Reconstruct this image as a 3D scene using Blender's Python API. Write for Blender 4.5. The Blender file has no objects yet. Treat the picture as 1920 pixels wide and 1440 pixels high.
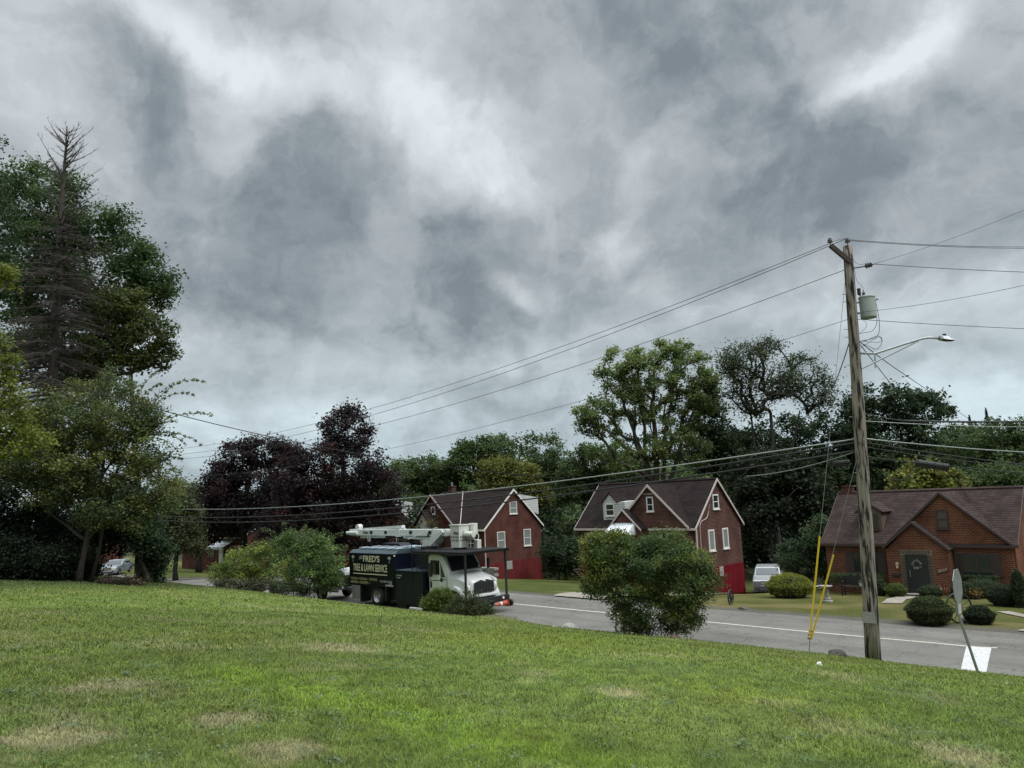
import bpy, math, random
import numpy as np
from mathutils import Vector, Matrix
rng = np.random.default_rng(7); random.seed(7)
C = bpy.context.scene.collection
R = math.radians

# ------------------------------------------------------------------ camera
# World frame: X runs along the street (to the right), Y across it (away), Z up; road surface z = 0.
F_PX, ROLL, PITCH, EYE, YAW = 1400.0, R(2.3), R(8.7), 4.75, R(43.6)
_f = np.array([0, math.cos(PITCH), math.sin(PITCH)]); _r0 = np.array([1., 0, 0]); _u0 = np.cross(_r0, _f)
_r = _r0*math.cos(ROLL) - _u0*math.sin(ROLL); _u = np.cross(_r, _f)
def tor(v): return np.array([v[0]*math.cos(YAW)-v[1]*math.sin(YAW), v[0]*math.sin(YAW)+v[1]*math.cos(YAW), v[2]])
FW, RT, UP = tor(_f), tor(_r), tor(_u)
cam_d = bpy.data.cameras.new('camera'); cam = bpy.data.objects.new('camera', cam_d); C.objects.link(cam)
cam.matrix_world = Matrix(((RT[0], UP[0], -FW[0], 0), (RT[1], UP[1], -FW[1], 0), (RT[2], UP[2], -FW[2], EYE), (0, 0, 0, 1)))
cam_d.sensor_fit = 'HORIZONTAL'; cam_d.sensor_width = 36; cam_d.lens = 36*F_PX/1920
cam_d.clip_start = 0.1; cam_d.clip_end = 3000
bpy.context.scene.camera = cam
EYEP = np.array([0, 0, EYE])
def ray(px, py): return FW*F_PX + RT*(px-960) + UP*(720-py)
_fh = tor(np.array([0, 1., 0]))
def P(px, py, dep): d = ray(px, py); return EYEP + d*(dep/(d@_fh))      # point at a horizontal depth
def onY(px, py, Y): d = ray(px, py); return EYEP + d*(Y/d[1])
def onX(px, py, X): d = ray(px, py); return EYEP + d*(X/d[0])
def onZ(px, py, Z): d = ray(px, py); return EYEP + d*((Z-EYE)/d[2])

# ------------------------------------------------------------------ world: overcast sky
SUN_AZ_VEC = np.array([0.86, 0.20, 1.05])            # towards the sun: to the right, high
SUN_AZ_VEC = SUN_AZ_VEC/np.linalg.norm(SUN_AZ_VEC)
W = bpy.data.worlds.new("World"); bpy.context.scene.world = W; W.use_nodes = True
nt = W.node_tree; N = nt.nodes; L = nt.links; N.clear()
def node(t, **kw):
    n = N.new(t)
    for k, v in kw.items(): setattr(n, k, v)
    return n
def vm(op, a, b=None, c=None):
    n = node('ShaderNodeVectorMath', operation=op)
    for i, s in enumerate((a, b, c)):
        if s is None: continue
        if isinstance(s, bpy.types.NodeSocket): L.new(s, n.inputs[i])
        else: n.inputs[i].default_value = s
    return n
def mt(op, a, b=None, c=None, clamp=False):
    n = node('ShaderNodeMath', operation=op, use_clamp=clamp)
    for i, s in enumerate((a, b, c)):
        if s is None: continue
        if isinstance(s, bpy.types.NodeSocket): L.new(s, n.inputs[i])
        else: n.inputs[i].default_value = s
    return n.outputs[0]
geo = node('ShaderNodeTexCoord')
D = vm('NORMALIZE', geo.outputs['Generated']).outputs[0]
def noise(vec, scale, detail=5, rough=.55, dist=0, out='Fac'):
    n = node('ShaderNodeTexNoise'); L.new(vec, n.inputs['Vector'])
    n.inputs['Scale'].default_value = scale; n.inputs['Detail'].default_value = detail
    n.inputs['Roughness'].default_value = rough; n.inputs['Distortion'].default_value = dist
    return n.outputs[out]
# warped direction
w1 = noise(D, 3.2, 4, .55, 0, 'Color')
w2 = noise(D, 8., 6, .62, 0, 'Color')
Dw = vm('ADD', D, vm('SCALE', vm('SUBTRACT', w1, (.5, .5, .5)).outputs[0]).outputs[0])
Dw.inputs[1].links[0].from_node.inputs['Scale'].default_value = .20
Dw = vm('ADD', Dw.outputs[0], vm('SCALE', vm('SUBTRACT', w2, (.5, .5, .5)).outputs[0]).outputs[0])
Dw.inputs[1].links[0].from_node.inputs['Scale'].default_value = .10
Dw = Dw.outputs[0]
def blob(px, py, rx, ry, ang, amp):
    """an elongated patch of thinner (+) or thicker (-) cloud around a fixed direction of the sky"""
    c = ray(px, py); c /= np.linalg.norm(c)
    a = RT*math.cos(R(ang)) + UP*math.sin(R(ang)); a = a - c*(a@c); a /= np.linalg.norm(a); b = np.cross(c, a)
    sa, sb = rx/1500., ry/1500.
    u = mt('MULTIPLY_ADD', vm('DOT_PRODUCT', Dw, tuple(a/sa)).outputs['Value'], 1., 0.)
    v = mt('MULTIPLY_ADD', vm('DOT_PRODUCT', Dw, tuple(b/sb)).outputs['Value'], 1., 0.)
    s = mt('ADD', mt('MULTIPLY', u, u), mt('MULTIPLY', v, v))
    behind = vm('DOT_PRODUCT', D, tuple(c)).outputs['Value']
    g = mt('MULTIPLY', mt('EXPONENT', mt('MULTIPLY', s, -1.)), mt('MULTIPLY', mt('GREATER_THAN', behind, 0.), amp))
    return g
BLOBS = [ # px, py, rx, ry, angle (ccw), amplitude
 (20, 120, 90, 140, 0, .12), (230, 160, 150, 70, -40, -.12), (330, 60, 160, 45, -32, .20), (520, 140, 220, 60, -30, .20), (790, 90, 120, 70, 50, .20),
 (840, 230, 190, 60, -22, .24), (930, 300, 70, 60, 0, .14), (430, 275, 60, 45, -20, .16), (620, 50, 120, 40, -10, -.12), (180, 330, 160, 60, -30, .05), (370, 390, 120, 60, -20, -.08),
 (590, 440, 400, 150, -18, -.16), (600, 420, 320, 110, -22, -.16), (700, 560, 330, 90, -8, -.20), (440, 480, 180, 100, -10, -.12), (620, 290, 140, 50, -30, -.06), (850, 430, 120, 70, 0, -.08),
 (950, 130, 110, 60, -60, -.05), (1100, 110, 90, 60, 0, .14), (1050, 200, 120, 60, 0, .04), (1300, 110, 260, 80, -40, -.22), (1500, 40, 260, 70, 0, -.18), (1400, 240, 200, 90, -10, -.08), (1550, 350, 360, 80, 18, -.18), (1250, 360, 110, 60, 0, -.10),
 (1165, 385, 40, 45, 70, .28), (1195, 430, 40, 30, 0, .20), (965, 500, 70, 26, -38, .24), (1090, 430, 90, 60, 0, -.10),
 (1775, 75, 45, 95, -20, .32), (1690, 130, 70, 40, 40, .20), (1590, 180, 90, 32, 25, .30), (1880, 100, 60, 120, 0, .08), (1860, 250, 120, 80, 0, -.14), (1060, 700, 160, 40, 10, .10),
 (1880, 440, 200, 50, 14, -.10), (1740, 540, 260, 40, 8, .12), (1830, 650, 200, 40, 8, -.08), (1880, 740, 160, 50, 10, .14), (1380, 560, 200, 40, 16, .08),
 (330, 590, 70, 60, 0, .12), (950, 640, 240, 40, 12, .16), (480, 730, 240, 30, 0, -.08), (620, 780, 300, 34, 4, .10), (950, 740, 140, 26, 0, -.08), (900, 560, 80, 60, 0, .06),
 (300, 860, 260, 40, 0, .12),
]
tot = None
for b in BLOBS:
    g = blob(*b); tot = g if tot is None else mt('ADD', tot, g)
# generic cloud texture everywhere: noise over a flat cloud deck
sep = node('ShaderNodeSeparateXYZ'); L.new(D, sep.inputs[0])
zc_ = mt('ADD', mt('MAXIMUM', sep.outputs['Z'], 0.), .22)
comb = node('ShaderNodeCombineXYZ'); L.new(mt('DIVIDE', sep.outputs['X'], zc_), comb.inputs[0]); L.new(mt('DIVIDE', sep.outputs['Y'], zc_), comb.inputs[1])
n1 = noise(comb.outputs[0], 1.1, 7, .55, .4)
n2 = noise(comb.outputs[0], 5.5, 8, .6, .25)
fine = mt('ADD', mt('MULTIPLY', mt('SUBTRACT', n1, .5), .26), mt('MULTIPLY', mt('SUBTRACT', n2, .5), .34))
n3 = noise(Dw, 6.5, 7, .55, .2)
puff = node('ShaderNodeMapRange', interpolation_type='SMOOTHSTEP'); L.new(n3, puff.inputs['Value']); puff.inputs['From Min'].default_value = .40; puff.inputs['From Max'].default_value = .62; puff.inputs['To Min'].default_value = -.045; puff.inputs['To Max'].default_value = .095
n4 = noise(Dw, 15., 7, .6, .3)
puff2 = node('ShaderNodeMapRange', interpolation_type='SMOOTHSTEP'); L.new(n4, puff2.inputs['Value']); puff2.inputs['From Min'].default_value = .38; puff2.inputs['From Max'].default_value = .64; puff2.inputs['To Min'].default_value = -.025; puff2.inputs['To Max'].default_value = .045
lum = mt('SMOOTH_MAX', mt('ADD', tot, .50), .32, .12)
lum = mt('ADD', lum, mt('ADD', mt('MULTIPLY', fine, .65), mt('ADD', puff.outputs[0], puff2.outputs[0])))
lum = mt('MINIMUM', mt('MAXIMUM', lum, .26), .88)
# unseen sky overhead and towards the hidden sun is brightened to light the scene (overcast skies are brightest there)
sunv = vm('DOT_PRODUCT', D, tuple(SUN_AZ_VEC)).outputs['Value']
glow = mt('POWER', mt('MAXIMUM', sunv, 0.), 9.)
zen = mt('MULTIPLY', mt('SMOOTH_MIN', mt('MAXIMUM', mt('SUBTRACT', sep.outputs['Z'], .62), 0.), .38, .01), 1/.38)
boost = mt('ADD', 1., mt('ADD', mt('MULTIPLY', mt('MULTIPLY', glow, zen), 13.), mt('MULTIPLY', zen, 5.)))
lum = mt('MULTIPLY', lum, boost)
# colour: neutral violet-grey thick cloud, cooler pale blue low down, white where thin
ramp = node('ShaderNodeValToRGB'); L.new(lum, ramp.inputs[0]); ramp.color_ramp.interpolation = 'EASE'
ramp.color_ramp.elements[0].position = .12; ramp.color_ramp.elements[0].color = (.83, 1.0, 1.14, 1)
ramp.color_ramp.elements[1].position = .6; ramp.color_ramp.elements[1].color = (.93, 1.0, 1.05, 1)
low = node('ShaderNodeMapRange'); L.new(sep.outputs['Z'], low.inputs['Value']); low.inputs['From Min'].default_value = .30; low.inputs['From Max'].default_value = .04
mixc = node('ShaderNodeMix', data_type='RGBA'); L.new(low.outputs[0], mixc.inputs['Factor']); L.new(ramp.outputs[0], mixc.inputs['A']); mixc.inputs['B'].default_value = (.82, 1.0, 1.08, 1)
hz = mt('ADD', 1., mt('MULTIPLY', low.outputs[0], .12))
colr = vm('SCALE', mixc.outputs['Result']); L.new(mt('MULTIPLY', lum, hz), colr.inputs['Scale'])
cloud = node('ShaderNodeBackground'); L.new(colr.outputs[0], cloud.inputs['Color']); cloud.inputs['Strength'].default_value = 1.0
sky = node('ShaderNodeTexSky', sky_type='NISHITA', sun_disc=False)
sky.sun_elevation = math.asin(SUN_AZ_VEC[2]); sky.sun_rotation = math.atan2(SUN_AZ_VEC[0], SUN_AZ_VEC[1])
skb = node('ShaderNodeBackground'); L.new(sky.outputs[0], skb.inputs['Color']); skb.inputs['Strength'].default_value = .05
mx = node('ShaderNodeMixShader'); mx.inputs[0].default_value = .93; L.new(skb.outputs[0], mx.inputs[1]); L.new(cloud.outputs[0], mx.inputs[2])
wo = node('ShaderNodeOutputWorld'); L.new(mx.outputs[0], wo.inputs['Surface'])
# sun, veiled by the cloud
sd = bpy.data.lights.new('sun', 'SUN'); so = bpy.data.objects.new('sun', sd); C.objects.link(so)
sd.energy = 1.5; sd.angle = R(14); sd.color = (1, .96, .9)
so.rotation_euler = Vector(SUN_AZ_VEC).to_track_quat('Z', 'Y').to_euler()
vs = bpy.context.scene.view_settings; vs.view_transform = 'Standard'; vs.look = 'None'; vs.exposure = 0; vs.gamma = 1
cy = bpy.context.scene.cycles; cy.max_bounces = 6; cy.diffuse_bounces = 3; cy.transparent_max_bounces = 8; cy.transmission_bounces = 4; cy.caustics_reflective = False; cy.caustics_refractive = False

# ------------------------------------------------------------------ materials
MATS = {}
def mat(name, col, rough=.8, metal=0, var=0, scale=5, bump=0, bscale=40, spec=.5, attr=False, trans=0, coat=0, col2=None, stretch=None):
    """principled material with optional procedural colour variation, bump, vertex colour and translucency"""
    if name in MATS: return MATS[name]
    m = bpy.data.materials.new(name); m.use_nodes = True; t = m.node_tree; n = t.nodes; l = t.links
    b = n['Principled BSDF']; b.inputs['Roughness'].default_value = rough; b.inputs['Metallic'].default_value = metal
    b.inputs['Specular IOR Level'].default_value = spec; b.inputs['Coat Weight'].default_value = coat
    b.inputs['Base Color'].default_value = (*col, 1)
    src = None
    tc = n.new('ShaderNodeTexCoord'); vec = tc.outputs['Object']
    if stretch:
        mp = n.new('ShaderNodeMapping'); mp.inputs['Scale'].default_value = stretch; l.new(vec, mp.inputs['Vector']); vec = mp.outputs[0]
    if attr:
        a = n.new('ShaderNodeAttribute'); a.attribute_name = 'Col'; src = a.outputs['Color']
    if var:
        nz = n.new('ShaderNodeTexNoise'); nz.inputs['Scale'].default_value = scale; nz.inputs['Detail'].default_value = 6; l.new(vec, nz.inputs['Vector'])
        cr = n.new('ShaderNodeValToRGB'); l.new(nz.outputs['Fac'], cr.inputs[0])
        cr.color_ramp.elements[0].position = .3; cr.color_ramp.elements[1].position = .7
        c2 = col2 or tuple(min(1, c*(1+var)) for c in col)
        c1 = tuple(c*(1-var) for c in col) if not col2 else col
        cr.color_ramp.elements[0].color = (*c1, 1); cr.color_ramp.elements[1].color = (*c2, 1)
        if src:
            mm = n.new('ShaderNodeMix'); mm.data_type = 'RGBA'; mm.blend_type = 'MULTIPLY'; mm.inputs['Factor'].default_value = 1
            l.new(src, mm.inputs['A']); l.new(cr.outputs[0], mm.inputs['B']); src = mm.outputs['Result']
        else: src = cr.outputs[0]
    if src: l.new(src, b.inputs['Base Color'])
    if bump:
        nb = n.new('ShaderNodeTexNoise'); nb.inputs['Scale'].default_value = bscale; nb.inputs['Detail'].default_value = 5; l.new(vec, nb.inputs['Vector'])
        bp = n.new('ShaderNodeBump'); bp.inputs['Strength'].default_value = bump; bp.inputs['Distance'].default_value = .05
        l.new(nb.outputs['Fac'], bp.inputs['Height']); l.new(bp.outputs[0], b.inputs['Normal'])
    if trans:
        tr = n.new('ShaderNodeBsdfTranslucent'); ms = n.new('ShaderNodeMixShader'); ms.inputs[0].default_value = trans
        if src: l.new(src, tr.inputs['Color'])
        else: tr.inputs['Color'].default_value = (*col, 1)
        l.new(b.outputs[0], ms.inputs[1]); l.new(tr.outputs[0], ms.inputs[2]); l.new(ms.outputs[0], n['Material Output'].inputs['Surface'])
    MATS[name] = m; return m
def brickmat(name, c1, c2, mortar, bw=.21, bh=.068, ms=.010, rough=.9, stain=.35, bump=.3):
    """bricks or shingles laid out by real position: courses by height, units along the wall"""
    m = bpy.data.materials.new(name); m.use_nodes = True; t = m.node_tree; n = t.nodes; l = t.links; b = n['Principled BSDF']
    g = n.new('ShaderNodeNewGeometry'); s = n.new('ShaderNodeSeparateXYZ'); l.new(g.outputs['Position'], s.inputs[0])
    a = n.new('ShaderNodeMath'); a.operation = 'ADD'; l.new(s.outputs[0], a.inputs[0]); l.new(s.outputs[1], a.inputs[1])
    c = n.new('ShaderNodeCombineXYZ'); l.new(a.outputs[0], c.inputs[0]); l.new(s.outputs[2], c.inputs[1])
    br = n.new('ShaderNodeTexBrick'); l.new(c.outputs[0], br.inputs['Vector']); br.inputs['Scale'].default_value = 1
    br.inputs['Brick Width'].default_value = bw; br.inputs['Row Height'].default_value = bh; br.inputs['Mortar Size'].default_value = ms
    br.inputs['Color1'].default_value = (*c1, 1); br.inputs['Color2'].default_value = (*c2, 1); br.inputs['Mortar'].default_value = (*mortar, 1)
    nz = n.new('ShaderNodeTexNoise'); nz.inputs['Scale'].default_value = 1.3; nz.inputs['Detail'].default_value = 6; l.new(g.outputs['Position'], nz.inputs['Vector'])
    cr = n.new('ShaderNodeMapRange'); l.new(nz.outputs['Fac'], cr.inputs['Value']); cr.inputs['From Min'].default_value = .3; cr.inputs['From Max'].default_value = .7
    cr.inputs['To Min'].default_value = 1-stain; cr.inputs['To Max'].default_value = 1+stain*.5
    vmn = n.new('ShaderNodeVectorMath'); vmn.operation = 'SCALE'; l.new(br.outputs['Color'], vmn.inputs[0]); l.new(cr.outputs[0], vmn.inputs['Scale'])
    l.new(vmn.outputs[0], b.inputs['Base Color']); b.inputs['Roughness'].default_value = rough; b.inputs['Specular IOR Level'].default_value = .04
    bp = n.new('ShaderNodeBump'); bp.inputs['Strength'].default_value = bump; bp.inputs['Distance'].default_value = .01; bp.invert = True
    l.new(br.outputs['Fac'], bp.inputs['Height']); l.new(bp.outputs[0], b.inputs['Normal'])
    MATS[name] = m; return m

# ------------------------------------------------------------------ mesh helpers
def tag(o, label=None, cat=None, group=None, kind=None):
    if label: o['label'] = label
    if cat: o['category'] = cat
    if group: o['group'] = group
    if kind: o['kind'] = kind
    return o
def thing(name, loc, label, cat, group=None):
    o = bpy.data.objects.new(name, None); C.objects.link(o); o.location = Vector([float(v) for v in loc]); o.empty_display_size = .2
    return tag(o, label, cat, group)
def link_mesh(name, me, m, parent=None, off=None):
    o = bpy.data.objects.new(name, me); C.objects.link(o)
    if m is not None:
        for q in (m if isinstance(m, (list, tuple)) else [m]): me.materials.append(q)
    if parent is not None: o.parent = parent
    return o
def wloc(o):
    v = Vector((0, 0, 0))
    while o is not None: v = v + o.location; o = o.parent
    return v
class MB:
    def __init__(s): s.v = []; s.f = []; s.mi = []; s.cur = 0
    def add(s, vs_, fs):
        k = len(s.v); s.v += [tuple(map(float, q)) for q in vs_]
        for f in fs: s.f.append(tuple(i+k for i in f)); s.mi.append(s.cur)
    def box(s, x0, x1, y0, y1, z0, z1):
        s.add([(x0,y0,z0),(x1,y0,z0),(x1,y1,z0),(x0,y1,z0),(x0,y0,z1),(x1,y0,z1),(x1,y1,z1),(x0,y1,z1)],
              [(3,2,1,0),(4,5,6,7),(0,1,5,4),(1,2,6,5),(2,3,7,6),(3,0,4,7)]); return s
    def tube(s, pts, rad, n=8, cap=True):
        pts = [Vector([float(c) for c in p]) for p in pts]; k0 = len(s.v)
        if not isinstance(rad, (list, tuple, np.ndarray)): rad = [rad]*len(pts)
        d0 = (pts[1]-pts[0]).normalized(); up = Vector((0,0,1)) if abs(d0.z) < .9 else Vector((1,0,0)); a = d0.cross(up).normalized()
        for i, p in enumerate(pts):
            d = (pts[min(i+1, len(pts)-1)]-pts[max(i-1, 0)]).normalized(); a = (a-d*a.dot(d)).normalized(); b = d.cross(a)
            for j in range(n):
                t = 2*math.pi*j/n; q = p+(a*math.cos(t)+b*math.sin(t))*rad[i]; s.v.append(tuple(q))
        for i in range(len(pts)-1):
            for j in range(n):
                s.f.append((k0+i*n+j, k0+i*n+(j+1) % n, k0+(i+1)*n+(j+1) % n, k0+(i+1)*n+j)); s.mi.append(s.cur)
        if cap:
            s.f.append(tuple(k0+j for j in range(n))[::-1]); s.mi.append(s.cur)
            s.f.append(tuple(k0+(len(pts)-1)*n+j for j in range(n))); s.mi.append(s.cur)
        return s
    def cyl(s, p, q, r, n=16, r2=None): return s.tube([p, q], [r, r if r2 is None else r2], n)
    def prism(s, poly, axis, a0, a1):
        """polygon in the two other axes, extruded along axis ('x': (y,z), 'y': (x,z), 'z': (x,y))"""
        def m(u, v, w): return {'x': (w, u, v), 'y': (u, w, v), 'z': (u, v, w)}[axis]
        n = len(poly); vs_ = [m(u, v, a0) for u, v in poly]+[m(u, v, a1) for u, v in poly]
        fs = [tuple(range(n)), tuple(range(2*n-1, n-1, -1))]+[(i, i+n, (i+1) % n+n, (i+1) % n) for i in range(n)]
        s.add(vs_, fs); return s
    def slab(s, quad, th):
        """thin slab under a quad given by its four top corners"""
        q = [Vector([float(c) for c in p]) for p in quad]; nrm = (q[1]-q[0]).cross(q[3]-q[0]).normalized()
        if nrm.z < 0: nrm = -nrm
        s.add(q+[p-nrm*th for p in q], [(0,1,2,3),(7,6,5,4),(0,4,5,1),(1,5,6,2),(2,6,7,3),(3,7,4,0)]); return s
    def lathe(s, c, prof, n=16):
        k0 = len(s.v)
        for r, z in prof:
            for j in range(n): t = 2*math.pi*j/n; s.v.append((float(c[0]+r*math.cos(t)), float(c[1]+r*math.sin(t)), float(c[2]+z)))
        for i in range(len(prof)-1):
            for j in range(n): s.f.append((k0+i*n+j, k0+i*n+(j+1) % n, k0+(i+1)*n+(j+1) % n, k0+(i+1)*n+j)); s.mi.append(s.cur)
        return s
    def build(s, name, m, parent=None, bevel=0, smooth=False, origin=None, seg=2):
        off = wloc(parent) if parent is not None else (Vector([float(c) for c in origin]) if origin is not None else Vector((0,0,0)))
        me = bpy.data.meshes.new(name); me.from_pydata([tuple(Vector(v)-off) for v in s.v], [], s.f)
        me.polygons.foreach_set('material_index', s.mi)
        import bmesh
        bm = bmesh.new(); bm.from_mesh(me); bmesh.ops.recalc_face_normals(bm, faces=bm.faces); bm.to_mesh(me); bm.free()
        if smooth: me.polygons.foreach_set('use_smooth', [True]*len(me.polygons))
        o = link_mesh(name, me, m, parent)
        if parent is None and origin is not None: o.location = off
        if bevel:
            bv = o.modifiers.new('bevel', 'BEVEL'); bv.width = bevel; bv.segments = seg; bv.limit_method = 'ANGLE'
        return o
def np_mesh(name, V, Fc, m, parent=None, col=None, smooth=False):
    """mesh from arrays: V (n,3), Fc (k, 3 or 4)"""
    off = np.array(wloc(parent)) if parent is not None else 0
    me = bpy.data.meshes.new(name); k = Fc.shape[1]
    me.vertices.add(len(V)); me.vertices.foreach_set('co', (V-off).astype(np.float32).ravel())
    me.loops.add(Fc.size); me.loops.foreach_set('vertex_index', Fc.astype(np.int32).ravel())
    me.polygons.add(len(Fc)); me.polygons.foreach_set('loop_start', np.arange(0, Fc.size, k, dtype=np.int32))
    me.update(calc_edges=True)
    if col is not None:
        a = me.color_attributes.new('Col', 'FLOAT_COLOR', 'POINT')
        c4 = np.ones((len(V), 4), np.float32); c4[:, :3] = col; a.data.foreach_set('color', c4.ravel())
    if smooth: me.polygons.foreach_set('use_smooth', np.ones(len(Fc), bool))
    return link_mesh(name, me, m, parent)
def leaves(name, c, size, col, m, parent, flat=.45, aspect=.6):
    """one diamond leaf (or leaf spray) per centre"""
    n = len(c); g = rng.normal(size=(n, 3)); g[:, 2] = np.abs(g[:, 2])+flat; g /= np.linalg.norm(g, axis=1)[:, None]
    h = rng.normal(size=(n, 3)); a = np.cross(g, h); a /= np.linalg.norm(a, axis=1)[:, None]; b = np.cross(g, a)
    s = (np.asarray(size)*rng.uniform(.6, 1.3, n))[:, None]
    V = np.stack([c+a*s*.5, c+b*s*.5*aspect+g*s*.08, c-a*s*.5, c-b*s*.5*aspect+g*s*.08], 1).reshape(-1, 3)
    Fc = np.arange(4*n).reshape(n, 4)
    return np_mesh(name, V, Fc, m, parent, np.repeat(col, 4, 0))
def sticks(name, A, B, ra, rb, m, parent, n=5, col=None):
    """many tapered prisms between points A and B"""
    A = np.asarray(A, float); B = np.asarray(B, float); ra = np.broadcast_to(ra, len(A)).astype(float); rb = np.broadcast_to(rb, len(A)).astype(float)
    d = B-A; d /= np.linalg.norm(d, axis=1)[:, None]+1e-9
    u = np.where(np.abs(d[:, 2:3]) < .9, np.array([[0, 0, 1.]]), np.array([[1., 0, 0]])); a = np.cross(d, u); a /= np.linalg.norm(a, axis=1)[:, None]; b = np.cross(d, a)
    V = []
    for (Q, r) in ((A, ra), (B, rb)):
        for j in range(n):
            t = 2*math.pi*j/n; V.append(Q+(a*math.cos(t)+b*math.sin(t))*r[:, None])
    V = np.stack(V, 1).reshape(-1, 3); k = np.arange(len(A))*2*n
    Fc = np.concatenate([np.stack([k+j, k+(j+1) % n, k+n+(j+1) % n, k+n+j], 1) for j in range(n)])
    return np_mesh(name, V, Fc, m, parent, smooth=True, col=col)
def text(s, o, u, v, m, parent, name='lettering', bold=0.0, shear=0, depth=.004):
    """lettering s fitted to the rectangle at corner o with edge vectors u (width) and v (height)"""
    cu = bpy.data.curves.new('t', 'FONT'); cu.body = s; cu.size = 1; cu.offset = bold; cu.shear = shear; cu.extrude = .01
    ob = bpy.data.objects.new('t', cu); C.objects.link(ob); dg = bpy.context.evaluated_depsgraph_get(); dg.update()
    me = bpy.data.meshes.new_from_object(ob.evaluated_get(dg)); bpy.data.objects.remove(ob)
    V = np.array([q.co for q in me.vertices]); mn = V.min(0); mxx = V.max(0); u = np.array(u, float); v = np.array(v, float); o = np.array(o, float)
    w = np.cross(u, v); w /= np.linalg.norm(w)
    W_ = o+np.outer((V[:, 0]-mn[0])/(mxx[0]-mn[0]), u)+np.outer((V[:, 1]-mn[1])/(mxx[1]-mn[1]), v)+np.outer(np.sign(V[:, 2]), w)*depth
    W_ = W_-np.array(wloc(parent))
    for q, p in zip(me.vertices, W_): q.co = p
    me.name = name
    return link_mesh(name, me, m, parent)
def copy_tree(o, loc, label, parent=None):
    c = o.copy(); C.objects.link(c)
    if parent is None: c.location = Vector([float(v) for v in loc]); c['label'] = label
    else: c.parent = parent
    for ch in list(o.children): copy_tree(ch, None, None, c)
    return c
# cheap value noise on arrays
_lat = np.random.default_rng(3).uniform(0, 1, (256, 256))
def vnoise(x, y, s):
    x = np.asarray(x, float)/s+1000.3; y = np.asarray(y, float)/s+1000.7; i = np.floor(x).astype(int); j = np.floor(y).astype(int); fx = x-i; fy = y-j
    fx = fx*fx*(3-2*fx); fy = fy*fy*(3-2*fy); g = lambda a, b: _lat[a % 256, b % 256]
    return (g(i, j)*(1-fx)+g(i+1, j)*fx)*(1-fy)+(g(i, j+1)*(1-fx)+g(i+1, j+1)*fx)*fy
def fbm(x, y, s, o=4): return sum(vnoise(x, y, s/2**k)*.5**k for k in range(o))/sum(.5**k for k in range(o))
def bez(a, b, c, n=8):
    a, b, c = [np.array(q, float) for q in (a, b, c)]; return [(1-t)**2*a+2*t*(1-t)*b+t*t*c for t in np.linspace(0, 1, n)]
# ------------------------------------------------------------------ terrain
def zroad(X): X = np.asarray(X, float); return -.05*np.clip(-48-X, 0, 27)*np.clip((-48-X)/6, 0, 1)*1.0
def height(X, Y):
    X = np.asarray(X, float); Y = np.asarray(Y, float)
    lawn = np.interp(Y, [-60, 0, 5, 10, 15, 19, 20.4, 21.2, 21.7, 22.5], [5.2, 3.15, 2.62, 2.05, 1.37, .55, .24, .0, -.03, -.06])
    lawn = lawn+(fbm(X, Y, 4.)-.5)*.14*np.clip((21-Y)/3, 0, 1)+(fbm(X+50, Y, .8)-.5)*.03*np.clip((21.3-Y)/2, 0, 1)
    lawn = lawn+.10*np.exp(-((Y-20.2)/1.5)**2)*np.clip((X+17)/4, 0, 1)*np.clip((21.6-Y)*1.2, 0, 1)
    lawn = np.where(lawn > 0, lawn*np.clip(1-(-X-47)/9, .06, 1)**np.clip((Y-6)/8, 0, 1), lawn)
    # low mound of earth beside the stone, at the verge
    mx_, my_ = -20.4, 20.3
    lawn = lawn+.22*np.exp(-(((X-mx_)/1.1)**2+((Y-my_)/.5)**2))
    a = np.interp(X, [-100, -60, -45, -33, -24, -19, -10, 0], [.09, .09, .105, .095, .115, .075, .052, .045])
    yy = np.clip(Y-28.3, 0, 22)
    far = -a*yy*np.clip(yy/3, .35, 1)+np.clip(Y-75, 0, 200)*.10-.01
    far = far+(fbm(X, Y, 6.)-.5)*.15*np.clip((Y-29)/3, 0, 1)
    t = np.clip((Y-22)/6, 0, 1)
    z = np.where(Y < 22, lawn, np.where(Y > 28, far, -.06*(1-t)+(-.01)*t))
    z = np.where((Y > 21.6) & (Y < 28.2), z-.05, z)
    zr = zroad(X); w = np.clip(np.interp(Y, [5, 20, 28, 60], [.25, 1, 1, 1.0]), 0, 1)
    return z+zr*w
def G(px, py, dz=0):
    """where the line of sight through a pixel of the photograph meets the ground"""
    d = ray(px, py); d = d/np.hypot(d[0], d[1]); t = np.arange(2, 260, .1); p = EYEP+np.outer(t, d); h = height(p[:, 0], p[:, 1])+dz
    i = np.argmax(p[:, 2] < h)
    return p[i] if p[:, 2].min() < -1 or i > 0 else p[-1]
def GY(px, Y):
    """ground point on the line of sight of an image column at a given distance across the street"""
    py = 1130
    for _ in range(4):
        d = ray(px, py); X = d[0]/d[1]*Y; p = np.array([X, Y, float(height(X, Y))]); q = p-EYEP; py = 720-F_PX*(q@UP)/(q@FW)
    return p
def gz(x, y): return float(height(x, y))

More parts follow.
